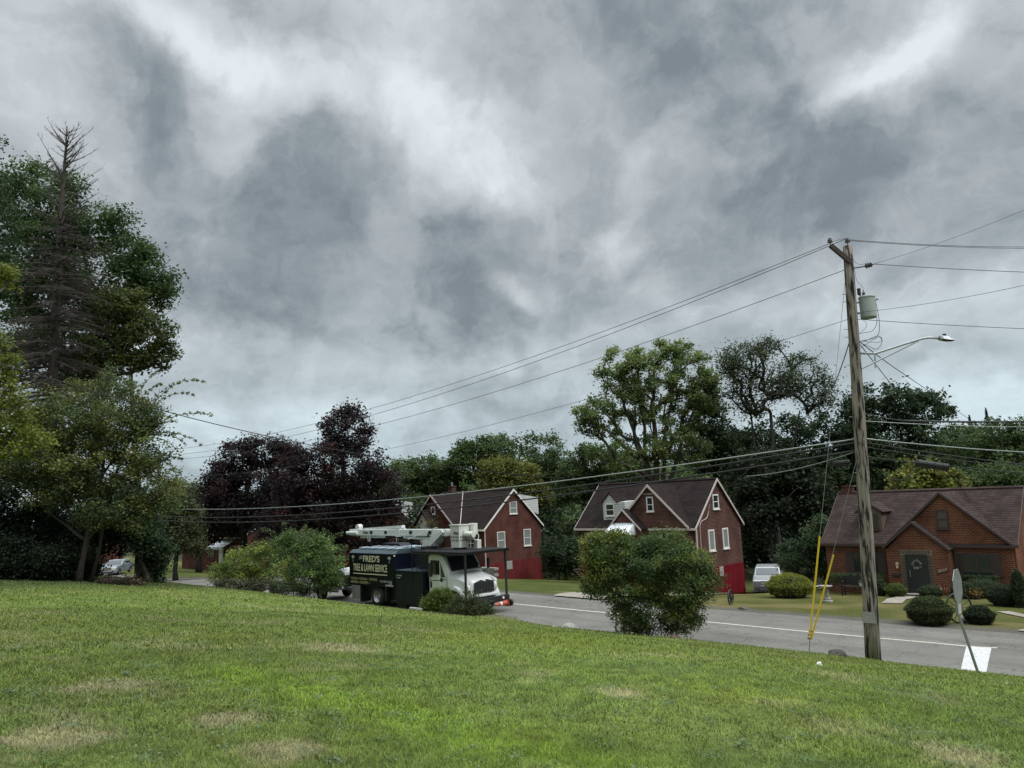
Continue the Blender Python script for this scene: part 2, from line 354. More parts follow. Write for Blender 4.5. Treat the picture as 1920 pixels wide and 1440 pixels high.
# patches of the lawn: fresh green streak, dry straw, blue-green clover
_streak = [G(*p)[:2] for p in ((915, 1262), (1100, 1290), (1290, 1330), (1500, 1350), (1700, 1385), (1830, 1410))]
_streak = [G(*p)[:2] for p in ((440, 1262), (600, 1305), (740, 1340), (900, 1395), (1080, 1440))]
_dry = [(G(200, 1288), .55), (G(110, 1385), .5), (G(420, 1355), .35), (G(520, 1415), .4), (G(1790, 1420), .5), (G(1160, 1300), .4), (G(1030, 1440), .3), (G(640, 1215), .7), (G(1250, 1230), .5)]
def lawn_colour(X, Y):
    X = np.asarray(X, float); Y = np.asarray(Y, float)
    base = np.array([.130, .180, .034]); blue = np.array([.125, .176, .066]); yel = np.array([.150, .190, .040]); dry = np.array([.30, .275, .145]); fresh = np.array([.15, .225, .028])
    n1 = fbm(X, Y, 3.5)[..., None]; n2 = fbm(X+31, Y+17, 1.1)[..., None]; n3 = fbm(X-77, Y+9, .35, 3)[..., None]
    c = base+(yel-base)*np.clip((n1-.42)*4, 0, 1)
    near = np.clip((6.5-np.hypot(X, Y))/5, 0, 1)[..., None]
    c = c+(blue-c)*np.clip((n2-.35)*2.5, 0, 1)*(.25+.6*near)
    far = np.clip((Y-8)/10, 0, 1)[..., None]
    c = c+(yel*.95-c)*far*.5
    c = c+(dry-c)*np.clip((fbm(X+11, Y-40, .9)-.60)*6, 0, 1)[..., None]*.42*(n3*.8+.4)
    for p, r_ in _dry:
        w = np.exp(-(((X-p[0])**2+(Y-p[1])**2)/r_**2))[..., None]; c = c+(dry-c)*np.clip((w+(n2-.5)*1.3*np.sqrt(w)+(n3-.5)*1.1*np.sqrt(w)-.30)*1.5, 0, .78)
    dmin = np.full(X.shape, 9.)
    for a, b in zip(_streak[:-1], _streak[1:]):
        ab = b-a; t = np.clip(((X-a[0])*ab[0]+(Y-a[1])*ab[1])/(ab@ab), 0, 1); dmin = np.minimum(dmin, np.hypot(X-a[0]-t*ab[0], Y-a[1]-t*ab[1]))
    w = np.exp(-(dmin/.55)**2)[..., None]; c = c+(fresh*1.1-c)*np.clip(w*1.25*(.45+.6*n2), 0, .9)
    for px, py, r_ in ((1340, 1290, .8), (1600, 1250, .6), (1000, 1385, .35), (1010, 1200, 2.2)):
        p = G(px, py); w = np.exp(-(((X-p[0])**2+(Y-p[1])**2)/r_**2))[..., None]; c = c+(fresh*np.array([1.15, .95, 1])-c)*w*.55
    # across the street: paler, drier grass
    far2 = (Y > 28)[..., None]; cf = np.array([.078, .086, .022])+(np.array([.150, .130, .052])-np.array([.078, .086, .022]))*np.clip((fbm(X, Y, 2.6)-.42)*4, 0, 1)[..., None]
    cf = np.where((X < -26)[..., None], cf*np.array([.82, .98, .85]), cf)
    c = np.where(far2, cf, c)
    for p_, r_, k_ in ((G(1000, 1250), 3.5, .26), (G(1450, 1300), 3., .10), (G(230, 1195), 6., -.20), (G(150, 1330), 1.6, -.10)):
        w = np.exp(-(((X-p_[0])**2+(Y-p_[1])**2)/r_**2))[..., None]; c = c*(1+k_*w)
    # gravelly shoulder and bare earth under the shrubs
    grav = np.array([.115, .108, .098]); sh = np.clip(1-np.abs(Y-28.45)/.55, 0, 1)[..., None]*np.clip(fbm(X, Y, .5)*1.6, 0, 1)[..., None]
    c = c+(grav-c)*np.clip(sh*1.8, 0, 1)
    earth = np.array([.12, .10, .07])
    for x_, y_, rx_, ry_ in ((-20.4, 20.3, 1.1, .5), (-13.6, 20.6, 1.6, .6), (-33, 20.2, 3.2, .8), (-9.6, 20.6, .8, .4)):
        w = np.exp(-(((X-x_)/rx_)**2+((Y-y_)/ry_)**2))[..., None]; c = c+(earth*1.15-c)*np.clip(w*1.2*(n3+.4), 0, .85)
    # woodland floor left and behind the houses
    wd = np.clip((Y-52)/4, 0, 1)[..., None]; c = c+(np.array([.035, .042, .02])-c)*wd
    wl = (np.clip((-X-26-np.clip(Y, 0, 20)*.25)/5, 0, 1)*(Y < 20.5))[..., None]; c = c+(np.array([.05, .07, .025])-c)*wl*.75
    return c
def gridmesh(name, xs, ys, zf, m, colf=None, kind='structure', lbl=None):
    X, Y = np.meshgrid(xs, ys, indexing='ij'); Z = zf(X, Y); V = np.stack([X, Y, Z], -1).reshape(-1, 3); nx, ny = X.shape
    i, j = np.meshgrid(np.arange(nx-1), np.arange(ny-1), indexing='ij'); k = (i*ny+j).ravel(); Fc = np.stack([k, k+ny, k+ny+1, k+1], 1)
    o = np_mesh(name, V, Fc, m, None, col=None if colf is None else colf(X, Y).reshape(-1, 3), smooth=True)
    return tag(o, lbl, None, None, kind)
xs = np.concatenate([np.arange(-420, -80, 10), np.arange(-80, -45, 1.), np.arange(-45, 10, .25), np.arange(10, 40, 2), np.arange(40, 300, 10)])
ys = np.concatenate([np.arange(-60, -4, 4), np.arange(-4, 22.5, .22), np.arange(22.5, 52, .4), np.arange(52, 80, 2), np.arange(80, 420, 10)])
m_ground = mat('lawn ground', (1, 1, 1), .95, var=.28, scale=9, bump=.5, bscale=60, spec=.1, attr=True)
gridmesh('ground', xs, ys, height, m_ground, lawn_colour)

# ------------------------------------------------------------------ road
def _asphalt():
    m = bpy.data.materials.new('asphalt'); m.use_nodes = True; t = m.node_tree; n = t.nodes; l = t.links; b = n['Principled BSDF']; b.inputs['Roughness'].default_value = .9; b.inputs['Specular IOR Level'].default_value = .25
    tc = n.new('ShaderNodeTexCoord'); o = tc.outputs['Object']
    def nz(sc, det, scale3=None, rough=.6):
        q = n.new('ShaderNodeTexNoise'); q.inputs['Scale'].default_value = sc; q.inputs['Detail'].default_value = det; q.inputs['Roughness'].default_value = rough
        v = o
        if scale3: mp = n.new('ShaderNodeMapping'); mp.inputs['Scale'].default_value = scale3; l.new(o, mp.inputs[0]); v = mp.outputs[0]
        l.new(v, q.inputs['Vector']); return q.outputs['Fac']
    def rng_(s, a, c, lo, hi):
        q = n.new('ShaderNodeMapRange'); l.new(s, q.inputs['Value']); q.inputs['From Min'].default_value = a; q.inputs['From Max'].default_value = c; q.inputs['To Min'].default_value = lo; q.inputs['To Max'].default_value = hi; return q.outputs[0]
    def mul(a, c): q = n.new('ShaderNodeMath'); q.operation = 'MULTIPLY'; l.new(a, q.inputs[0]); l.new(c, q.inputs[1]); return q.outputs[0]
    lanes = rng_(nz(1., 3, (.05, 1.3, 1)), .35, .65, .86, 1.12); patch = rng_(nz(.5, 6), .35, .65, .88, 1.1); grit = rng_(nz(26, 3), .3, .7, .78, 1.22); grit2 = rng_(nz(7, 5, None, .75), .35, .65, .88, 1.1)
    vo = n.new('ShaderNodeTexVoronoi'); vo.feature = 'DISTANCE_TO_EDGE'; vo.inputs['Scale'].default_value = .42
    wp = n.new('ShaderNodeTexNoise'); wp.inputs['Scale'].default_value = 1.6; wp.inputs['Detail'].default_value = 5; l.new(o, wp.inputs['Vector']); ad = n.new('ShaderNodeVectorMath'); ad.operation = 'ADD'; l.new(o, ad.inputs[0]); l.new(wp.outputs['Color'], ad.inputs[1]); l.new(ad.outputs[0], vo.inputs['Vector'])
    crack = rng_(vo.outputs['Distance'], .0, .012, .55, 1.0)
    f = mul(mul(mul(lanes, patch), mul(grit, grit2)), crack)
    sc = n.new('ShaderNodeVectorMath'); sc.operation = 'SCALE'; sc.inputs[0].default_value = (.146, .140, .124); l.new(f, sc.inputs['Scale']); l.new(sc.outputs[0], b.inputs['Base Color'])
    bp = n.new('ShaderNodeBump'); bp.inputs['Strength'].default_value = .4; bp.inputs['Distance'].default_value = .01; l.new(grit, bp.inputs['Height']); l.new(bp.outputs[0], b.inputs['Normal']); return m
m_road = _asphalt()
def road_mesh():
    X = np.concatenate([np.arange(-260, -60, 4), np.arange(-60, 14, .3)]); n = len(X)
    e0 = 21.15+(fbm(X, X*0, 1.6)-.5)*.5; e1 = 28.15+(fbm(X, X*0+40, 1.4)-.5)*.35
    rows = [e0+(e1-e0)*t for t in np.linspace(0, 1, 9)]
    V = np.stack([np.stack([X, r_, zroad(X)+.0+.03*(1-((r_-24.7)/3.5)**2)-.028], 1) for r_ in rows], 1)   # slight crown
    V = V.reshape(-1, 3); i, j = np.meshgrid(np.arange(n-1), np.arange(8), indexing='ij'); k = (i*9+j).ravel()
    return np_mesh('road', V, np.stack([k, k+9, k+10, k+1], 1), m_road, None, smooth=True)
tag(road_mesh(), kind='structure')
def zr_s(x, y): return float(zroad(x))+.03*(1-((y-24.7)/3.5)**2)-.028
# side street off to the right (the stop bar belongs to it)
mb = MB()
m_line = mat('road paint', (.50, .48, .40), .8, var=.35, scale=14)
m_white = mat('white road paint', (.50, .50, .49), .85, var=.28, scale=10)
cl = []
for x in np.arange(-110, -5.8, 1.): cl.append((x, 25.2+.03*math.sin(x*.7)))
cl.append((-5.55, 25.38))
V = []; 
for x, y in cl: V += [(x, y-.055, zr_s(x, y)+.004), (x, y+.055, zr_s(x, y)+.004)]
V = np.array(V); k = np.arange(len(cl)-1)*2
tag(np_mesh('road_marking', V, np.stack([k, k+2, k+3, k+1], 1), m_line), 'long pale yellow centre line painted on the grey asphalt', 'road marking')
bar = [(-6.26, 25.10), (-5.66, 25.24), (-5.06, 21.62), (-5.60, 21.56)]
V = []
for t in np.linspace(0, 1, 9):
    for a, b in ((bar[0], bar[3]), (bar[1], bar[2])):
        x, y = a[0]+(b[0]-a[0])*t, a[1]+(b[1]-a[1])*t; V.append((x, y, zr_s(x, y)+.009))
k = np.arange(8)*2
tag(np_mesh('stop_bar', np.array(V), np.stack([k, k+1, k+3, k+2], 1), m_white), 'broad white stop bar across the near lane behind the sign post', 'road marking')
# driveways, walk
m_conc = mat('concrete', (.25, .225, .19), .9, var=.2, scale=2.5, bump=.15)
def strip(name, pts, w, m, dz=.02, seg=.4):
    pts = [np.array(p, float) for p in pts]; L_ = []
    for a, b in zip(pts[:-1], pts[1:]):
        n_ = max(2, int(np.linalg.norm(b-a)/seg)); L_ += [a+(b-a)*t for t in np.linspace(0, 1, n_, endpoint=False)]
    L_.append(pts[-1]); L_ = np.array(L_); d = np.gradient(L_, axis=0); d /= np.linalg.norm(d, axis=1)[:, None]; nn = np.stack([-d[:, 1], d[:, 0]], 1)
    ts = np.linspace(-1, 1, 9); P2 = (L_[:, None]+nn[:, None]*(ts*w/2)[None, :, None]); z = height(P2[..., 0], P2[..., 1])
    z = np.maximum(z.max(1, keepdims=True)*.0+z, z)+dz
    V = np.concatenate([P2, z[..., None]], -1).reshape(-1, 3); n_ = len(L_); i, j = np.meshgrid(np.arange(n_-1), np.arange(8), indexing='ij'); k = (i*9+j).ravel()
    return tag(np_mesh(name, V, np.stack([k, k+9, k+10, k+1], 1), m), kind='structure')
# ------------------------------------------------------------------ houses
b_brown = brickmat('brown red brick', (.095, .032, .024), (.056, .023, .019), (.15, .105, .092), bh=.085, ms=.012)
b_red = brickmat('red brick', (.105, .032, .024), (.072, .026, .021), (.12, .070, .058), stain=.35)
b_orange = brickmat('orange red brick', (.165, .040, .024), (.092, .028, .019), (.19, .13, .085), bh=.085, ms=.013)
r_dark = brickmat('dark brown shingles', (.034, .025, .024), (.025, .019, .019), (.016, .0125, .0125), bw=.34, bh=.115, ms=.012, bump=.6, stain=.25)
r_pale = brickmat('weathered brown shingles', (.072, .050, .045), (.046, .034, .032), (.028, .022, .021), bw=.34, bh=.105, ms=.012, bump=.6, stain=.3)
m_trim = mat('white trim paint', (.66, .64, .60), .6, var=.08, scale=3)
m_pink = mat('off white trim', (.48, .42, .39), .65, var=.12, scale=4)
m_dtrim = mat('dark brown trim', (.045, .028, .024), .6)
m_gl = mat('window glass', (.018, .024, .028), .06, spec=.9)
m_glc = mat('curtained window glass', (.20, .22, .21), .25, spec=.7)
m_blk = mat('glass block', (.34, .33, .31), .3, var=.3, scale=20, spec=.8)
m_redp = mat('red masonry paint', (.115, .008, .012), .85, spec=.06, var=.16, scale=2.2, bump=.15)
m_dredp = mat('dull red masonry paint', (.12, .024, .024), .85, spec=.06, var=.16, scale=1.8, bump=.15)
m_side = brickmat('white siding', (.55, .57, .56), (.52, .54, .53), (.16, .17, .17), bw=6, bh=.15, ms=.012, stain=.08, rough=.6)
m_awn = mat('white metal awning', (.62, .66, .67), .35, spec=.6)
m_metal = mat('galvanised metal', (.30, .32, .33), .45, metal=.7, var=.15, scale=6)
m_wood = mat('weathered wood', (.085, .065, .05), .85, var=.3, scale=8, stretch=(1, 1, 6))

def rectq(axis, c, u0, u1, z0, z1, a, b):
    """box bounds on a wall: axis 'y' = wall facing the street at y=c, 'x' = wall facing right at x=c; a..b = distance proud of it"""
    return (u0, u1, c-b, c-a, z0, z1) if axis == 'y' else (c+a, c+b, u0, u1, z0, z1)
def window(h, axis, c, u0, u1, z0, z1, fm=None, gm=None, fw=.07, mull=(), rails=(.5,), sill=True, shutters=None, name='window'):
    fm = fm or m_trim; gm = gm or m_gl
    m = MB(); q = lambda *a: m.box(*rectq(axis, c, *a))
    q(u0-fw, u0, z0-fw, z1+fw, -.02, .055); q(u1, u1+fw, z0-fw, z1+fw, -.02, .055)
    q(u0, u1, z1, z1+fw, -.02, .055); q(u0, u1, z0-fw, z0, -.02, .055)
    for t in mull: u = u0+(u1-u0)*t; q(u-.04, u+.04, z0, z1, -.02, .05)
    for t in rails: z = z0+(z1-z0)*t; q(u0, u1, z-.025, z+.025, -.02, .046)
    f = m.build(name, fm, h)
    MB().box(*rectq(axis, c, u0+.002, u1-.002, z0+.002, z1-.002, -.01, .018)).build('pane', gm, f)
    if sill: MB().box(*rectq(axis, c, u0-fw-.05, u1+fw+.05, z0-fw-.06, z0-fw-.001, -.02, .10)).build('sill', fm, f)
    if shutters:
        for s in (-1, 1):
            a0 = u0-fw-shutters if s < 0 else u1+fw+.01; sm = MB(); sm.box(*rectq(axis, c, a0, a0+shutters-.01, z0-fw, z1+fw, -.01, .04))
            for i in range(9):
                zz = z0+(z1-z0)*(i+.5)/9; sm.box(*rectq(axis, c, a0+.05, a0+shutters-.06, zz-.03, zz+.03, .04, .05))
            sm.build('shutter', m_dtrim, h)
    return f
def gable_roof_y(h, xl, zl, xa, za, xr, zr, y0, y1, m, over=.18, th=.10, name='roof', vall=None):
    """roof whose ridge runs away from the street (along Y)"""
    k = MB()
    dl = (za-zl)/(xa-xl); dr = (za-zr)/(xr-xa)
    k.slab([(xa, y0-over, za+th), (xl-over*.6, y0-over, zl+th-dl*over*.6), (xl-over*.6, y1, zl+th-dl*over*.6), (xa, y1, za+th)], th)
    k.slab([(xa, y0-over, za+th), (xr+over*.6, y0-over, zr+th-dr*over*.6), (xr+over*.6, y1, zr+th-dr*over*.6), (xa, y1, za+th)], th)
    return k.build(name, m, h)
def rake_y(h, xl, zl, xa, za, xr, zr, y, m, th=.10, w=.15, over=.18, name='rake_board'):
    k = MB(); dl = (za-zl)/(xa-xl); dr = (za-zr)/(xr-xa); yo = y-over; o = over*.6
    for (x0, z0) in ((xl-o, zl-dl*o), (xr+o, zr-dr*o)):
        k.prism([(xa, za+th+.012), (x0, z0+th+.012), (x0, z0+th-w), (xa, za+th-w*1.15)], 'y', yo-.035, yo-.001)
    return k.build(name, m, h)
def main_roof(h, x0, x1, y0, y1, eave, ridge, m, trim, over=.22, th=.12, name='roof', rake=True):
    ym = (y0+y1)/2; d = (ridge-eave)/(ym-y0); yo0 = y0-over; yo1 = y1+over; ze = eave-d*over+th
    k = MB()
    k.slab([(x0-.15, yo0, ze), (x1+.15, yo0, ze), (x1+.15, ym, ridge+th), (x0-.15, ym, ridge+th)], th)
    k.slab([(x0-.15, yo1, ze), (x1+.15, yo1, ze), (x1+.15, ym, ridge+th), (x0-.15, ym, ridge+th)], th)
    rf = k.build(name, m, h)
    MB().prism([(ym-.14, ridge+th-.05), (ym, ridge+th+.04), (ym+.14, ridge+th-.05)], 'x', x0-.16, x1+.16).build('ridge_cap', m, rf)
    if rake:
        for s, x in ((1, x1+.151), (-1, x0-.151)):
            k = MB()
            for ye in (yo0, yo1):
                k.prism([(ym, ridge+th+.012), (ye, ze+.012), (ye, ze-.15), (ym, ridge+th-.17)], 'x', x, x+s*.035)
            k.build('rake_board', trim, rf)
    k = MB(); k.box(x0-.14, x1+.14, yo0-.10, yo0-.002, ze-.14, ze-.01)
    k.build('gutter', trim, rf)
    return rf
def house_base(name, x0, x1, y0, y1, eave, ridge, base, fz, brick, fmat, label, cat='house', group=None):
    h = thing(name, ((x0+x1)/2, (y0+y1)/2, gz((x0+x1)/2, (y0+y1)/2)), label, cat, group); ym = (y0+y1)/2
    MB().prism([(y0, fz), (y1, fz), (y1, eave), (ym, ridge), (y0, eave)], 'x', x0, x1).build('wall', brick, h)
    MB().box(x0+.006, x1-.006+.012, y0-.006, y1-.006, base, fz-.0).build('foundation', fmat, h)
    return h
def glassblock(h, axis, c, u0, u1, z0, z1):
    m = MB(); nu = 3; nz_ = 4
    for i in range(nu):
        for j in range(nz_):
            a = u0+(u1-u0)*i/nu; b = z0+(z1-z0)*j/nz_; m.box(*rectq(axis, c, a+.012, a+(u1-u0)/nu-.012, b+.012, b+(z1-z0)/nz_-.012, -.02, .03))
    w = m.build('window', m_blk, h)
    MB().box(*rectq(axis, c, u0, u1, z0, z1, -.02, .012)).build('grout', m_trim, w)
def chimney(h, x, y, z0, z1, w, m, pot=True):
    k = MB(); k.box(x-w/2, x+w/2, y-w/2, y+w/2, z0, z1); k.box(x-w/2-.05, x+w/2+.05, y-w/2-.05, y+w/2+.05, z1, z1+.1)
    c = k.build('chimney', m, h)
    if pot:
        MB().lathe((x, y, z1+.1), [(0, 0), (.09, 0), (.08, .22), (.12, .23), (.12, .26), (.0, .30)], 12).build('chimney_pot', m_metal, c)

def cape(dx, label, brick, fz, base, has_side=True, full=True):
    """1.5-storey brick house with side gable to the right (houses beyond the truck)"""
    x0, x1, y0, y1 = -52.3+dx, -43.65+dx, 42., 48.7
    h = house_base('brick_house', x0, x1, y0, y1, 2.47, 5.42, base, fz, brick, m_dredp, label)
    main_roof(h, x0, x1, y0, y1, 2.47, 5.42, r_dark, m_trim)
    # front cross gable on the left half
    xa, za = -49.68+dx, 5.25
    MB().prism([(x0+.3, fz), (-46.7+dx, fz), (-46.7+dx, 2.47), (xa, za), (x0+.3, 2.75)], 'y', 41.7, 43).build('gable_wall', brick, h)
    g = gable_roof_y(h, x0-.05, 2.6, xa, za, -46.6+dx, 2.45, 41.7, 45.3, r_dark, name='gable_roof')
    rake_y(g, x0-.05, 2.6, xa, za, -46.6+dx, 2.45, 41.7, m_pink)
    # pale valley flashing
    k = MB(); k.tube([(xa+.05, 45.25, 5.42+.1), (-46.55+dx, 42.0, 2.6)], .035, 5); k.build('valley_flashing', m_pink, g)
    if full:
        window(h, 'y', 41.7, -49.75+dx, -49.35+dx, 3.75, 4.25, fw=.07, rails=())
        MB().prism([(-51.35+dx, 2.2), (-48.4+dx, 2.2), (-49.95+dx, 3.95)], 'y', 40.9, 41.5).build('entry_gable', m_trim, h)
        e = gable_roof_y(h, -51.5+dx, 2.15, -49.95+dx, 3.95, -48.35+dx, 2.15, 40.9, 43.4, r_dark, name='entry_roof')
        MB().box(-51.2+dx, -48.6+dx, 41.0, 41.72, fz, 2.2).build('entry_wall', brick, h)
        # door with canopy
        dd = MB().box(-50.4+dx, -49.5+dx, 40.93, 41.0, fz, 1.75).build('door', m_trim, h)
        window(h, 'y', 42., -45.9+dx, -44.7+dx, .6, 2.0, mull=(.5,))
        # low stone terrace wall at the front corner
    # side wall
    window(h, 'x', x1, 44.98, 45.72, 3.55, 4.42, rails=(.45,), gm=m_glc)
    window(h, 'x', x1, 43.42, 44.18, .85, 2.05, rails=(.47,), gm=m_glc)
    window(h, 'x', x1, 46.55, 47.28, .85, 2.08, rails=(.47,), gm=m_glc)
    glassblock(h, 'x', x1+.006, 44.34, 45.0, -.95, -.3)
    MB().tube([(x1+.06, 41.95, 2.3), (x1+.06, 41.95, -.55)], .05, 6).build('downpipe', m_pink, h)
    # rear dormer of white siding
    d = MB().prism([(45.4, 4.4), (49.0, 3.3), (49.0, 4.75), (45.4, 5.25)], 'x', x1-3.0, x1-.45).build('rear_dormer', m_side, h)
    chimney(h, x0+.5, 45.9, 4.6, 6.0, .5, b_brown)
    return h
H1 = cape(0, 'red brick house behind the bucket truck with white trimmed side gable', b_red, -.28, -3.0)
H05 = cape(-17.4, 'red brick house mostly hidden behind the right side of the tall purple maple', b_red, -.28, -4.0, full=False)
# timber back stairs of house 1
st = thing('wooden_stairs', (-43.2, 49.6, gz(-43.2, 49.6)), 'dark wooden deck stairs at the rear corner of the brick house behind the truck', 'stairs')
x, y = -43.4, 49.0; k = MB()
for (px, py) in ((x, y), (x+1.1, y), (x, y+1.3), (x+1.1, y+1.3)): k.box(px-.06, px+.06, py-.06, py+.06, -2.3, 1.4)
k.build('post', m_wood, st)
k = MB()
for z in (-.1, .25, .6, .95, 1.3): k.box(x-.1, x+1.25, y-.09, y-.065, z-.05, z+.05)
k.box(x-.1, x+1.2, y-.06, y+1.3, -.25, -.15); k.build('landing', m_wood, st)
k = MB()
for i in range(10): k.box(x+1.2+i*.26, x+1.5+i*.26, y+.05, y+1.1, -.4-i*.19, -.35-i*.19)
for yy in (y, y+1.15): k.slab([(x+1.2, yy, -.05), (x+1.2, yy+.05, -.05), (x+3.9, yy+.05, -2.05), (x+3.9, yy, -2.05)], .22)
k.build('steps', m_wood, st)
k = MB()
for yy in (y, y+1.15):
    k.tube([(x+1.2, yy, .8), (x+3.9, yy, -1.2)], .04, 5)
    for i in range(5): k.tube([(x+1.4+i*.6, yy, .65-i*.44), (x+1.4+i*.6, yy, -.3-i*.44)], .025, 4)
k.build('handrail', m_wood, st)
# low stone wall at the near corner of house 1
m_stone = mat('grey stone', (.24, .22, .20), .9, var=.35, scale=5, bump=.6, bscale=12)
k = MB(); 
for r_ in range(6):
    for i in range(9):
        u = -44.9+i*.36+(r_ % 2)*.15; k.box(u+.01, u+.35, 40.9-.01*(i % 3), 41.3, -1.75+r_*.22+.008, -1.75+r_*.22+.212)
o = k.build('stone_wall', m_stone, None, bevel=.02, origin=(-43.3, 41.1, -1.6)); tag(o, 'low stacked grey stone wall at the front corner of the house behind the truck', 'wall')

# house 2 (with the red painted garage wall)
x0, x1, y0, y1 = -34.1, -24.75, 42., 47.95
H2 = house_base('brick_house', x0, x1, y0, y1, 2.56, 5.42, -3.6, -.10, b_brown, m_redp, 'brown brick house with white dormer, metal awning and bright red painted lower side wall')
main_roof(H2, x0, x1, y0, y1, 2.56, 5.42, r_dark, m_pink)
xa, za = -27.79, 5.2
MB().prism([(-30.55, -.1), (-24.99, -.1), (-24.99, 2.56), (xa, za), (-30.55, 2.56)], 'y', 41.72, 43).build('gable_wall', b_brown, H2)
g = gable_roof_y(H2, -30.55, 2.52, xa, za, -24.99, 2.50, 41.72, 44.9, r_dark, name='gable_roof', over=.15)
rake_y(g, -30.55, 2.52, xa, za, -24.99, 2.50, 41.72, m_pink, over=.15)
window(H2, 'y', 41.72, -27.93, -27.55, 3.62, 4.42, rails=(.45,))
window(H2, 'y', 41.72, -27.0, -25.82, 1.05, 2.14, mull=(.42,), rails=(), gm=m_glc)
MB().box(-27.3, -25.5, 41.66, 41.72, 2.36, 2.42).build('lintel', m_pink, H2)
MB().box(-28.35, -27.2, 41.67, 41.72, 4.66, 4.70).build('lintel', m_pink, H2)
window(H2, 'y', 42., -33.2, -32.4, .9, 2.05)
# entry
MB().prism([(-30.6, -.1), (-28.1, -.1), (-28.1, 2.35), (-29.42, 3.68), (-30.6, 2.35)], 'y', 41.0, 42.3).build('entry_wall', b_brown, H2)
g = gable_roof_y(H2, -30.65, 2.42, -29.42, 3.68, -28.08, 2.40, 41.0, 43.6, r_dark, name='entry_roof', over=.12)
rake_y(g, -30.65, 2.42, -29.42, 3.68, -28.08, 2.40, 41.0, m_pink, over=.12, w=.11)
MB().box(-29.9, -29.0, 40.94, 41.0, .0, 1.95).build('door', m_trim, H2)
k = MB(); k.slab([(-30.2, 40.98, 2.85), (-28.6, 40.98, 2.85), (-28.5, 39.85, 2.12), (-30.45, 39.85, 2.12)], .03)
for i in range(9):
    t = i/8; k.tube([(-30.2+1.6*t, 40.98, 2.865), (-30.45+1.95*t, 39.85, 2.135)], .022, 4)
k.prism([(40.98, 2.85), (39.85, 2.12), (40.98, 2.12)], 'x', -28.52, -28.49)
k.build('awning', m_awn, H2)
# dormer with white siding
MB().prism([(-32.05, 2.9), (-30.85, 2.9), (-30.85, 4.22), (-31.45, 4.85), (-32.05, 4.22)], 'y', 42.35, 44.6).build('dormer', m_side, H2)
gable_roof_y(H2, -32.1, 4.18, -31.45, 4.83, -30.8, 4.18, 42.35, 44.85, r_dark, name='dormer_roof', over=.08, th=.06)
MB().prism([(42.35, 2.95), (44.2, 4.3), (44.2, 4.3), (42.35, 4.2)], 'x', -30.85, -30.2).build('dormer_cheek', m_side, H2)
window(H2, 'y', 42.35, -31.75, -31.15, 3.35, 4.05, rails=(.5,))
# side wall
window(H2, 'x', x1, 44.50, 45.08, 3.62, 4.40, rails=(.5,), fw=.09)
window(H2, 'x', x1, 43.62, 44.18, 1.02, 2.16, rails=(), fw=.10, gm=m_glc)
window(H2, 'x', x1, 45.45, 46.0, 1.05, 2.17, rails=(), fw=.10, gm=m_glc)
glassblock(H2, 'x', x1+.006, 44.66, 45.12, -.72, -.15)
k = MB(); k.tube([(x1+.10, 41.97, 2.4), (x1+.06, 41.97, -.6)], .055, 6); k.build('downpipe', m_pink, H2)
k = MB(); k.tube([(x1+.2, 43.72, 3.9), (x1+.09, 43.7, 3.5)]+bez((x1+.06, 43.7, 3.4), (x1+.05, 43.6, 2.95), (x1+.05, 43.0, 2.9), 6)+bez((x1+.05, 42.9, 2.88), (x1+.05, 42.55, 2.8), (x1+.05, 42.5, 2.4), 5)+[(x1+.05, 42.5, -.3)], .026, 6)
k.build('service_mast', m_pink, H2)

# house 3 (right)
x0, x1, y0, y1 = -16.75, -7.92, 42., 48.2
H3 = house_base('brick_house', x0, x1, y0, y1, 1.70, 4.22, -2.6, -.95, b_orange, b_orange, 'orange red brick house on the right with dark door, wreath and pale brown shingle roof')
main_roof(H3, x0, x1, y0, y1, 1.70, 4.22, r_pale, m_dtrim, over=.2)
xa, za = -10.77, 4.12
MB().prism([(-13.4, -.95), (-8.0, -.95), (-8.0, 1.66), (xa, za), (-13.4, 1.66)], 'y', 41.86, 43).build('gable_wall', b_orange, H3)
g = gable_roof_y(H3, -13.4, 1.70, xa, za, -8.05, 1.68, 41.86, 44.95, r_pale, name='gable_roof', over=.12)
rake_y(g, -13.4, 1.70, xa, za, -8.05, 1.68, 41.86, m_dtrim, over=.12, w=.10)
MB().prism([(-13.35, -.95), (-10.5, -.95), (-10.5, 1.38), (-11.98, 2.72), (-13.35, 1.42)], 'y', 41.1, 42.2).build('entry_wall', b_orange, H3)
g = gable_roof_y(H3, -13.4, 1.50, -11.98, 2.72, -10.48, 1.42, 41.1, 43.3, r_pale, name='entry_roof', over=.12)
rake_y(g, -13.4, 1.50, -11.98, 2.72, -10.48, 1.42, 41.1, m_dtrim, over=.12, w=.10)
# door with striped brick surround and the house number
m_door = mat('dark painted door', (.018, .022, .020), .35, spec=.5)
m_dbr = mat('dark glazed brick', (.045, .032, .025), .6); m_mort = mat('pale mortar', (.30, .25, .17), .9)
dx0, dx1, dz0, dz1, yd = -12.42, -11.52, -.68, 1.16, 41.1
D_ = MB().box(dx0, dx1, yd-.03, yd+.01, dz0, dz1).build('door', m_door, H3)
k = MB()
for s in (0, 1): k.box(dx0-.05+s*(dx1-dx0+.05), dx0+s*(dx1-dx0+.05), yd-.05, yd, dz0, dz1+.05)
k.box(dx0, dx1, yd-.05, yd, dz1, dz1+.05); k.build('door_frame', m_door, D_)
k = MB(); k.box(dx0+.10, dx0+.13, yd-.075, yd-.05, .1, .45); k.tube([(dx0+.115, yd-.03, .25), (dx0+.115, yd-.07, .25)], .02, 6); k.build('handle', m_metal, D_)
k = MB()
for i in range(26):
    z = dz0+i*.072
    for u in (dx0-.27, dx1+.05): k.box(u+.006, u+.216, yd-.022, yd, z+.012, z+.062)
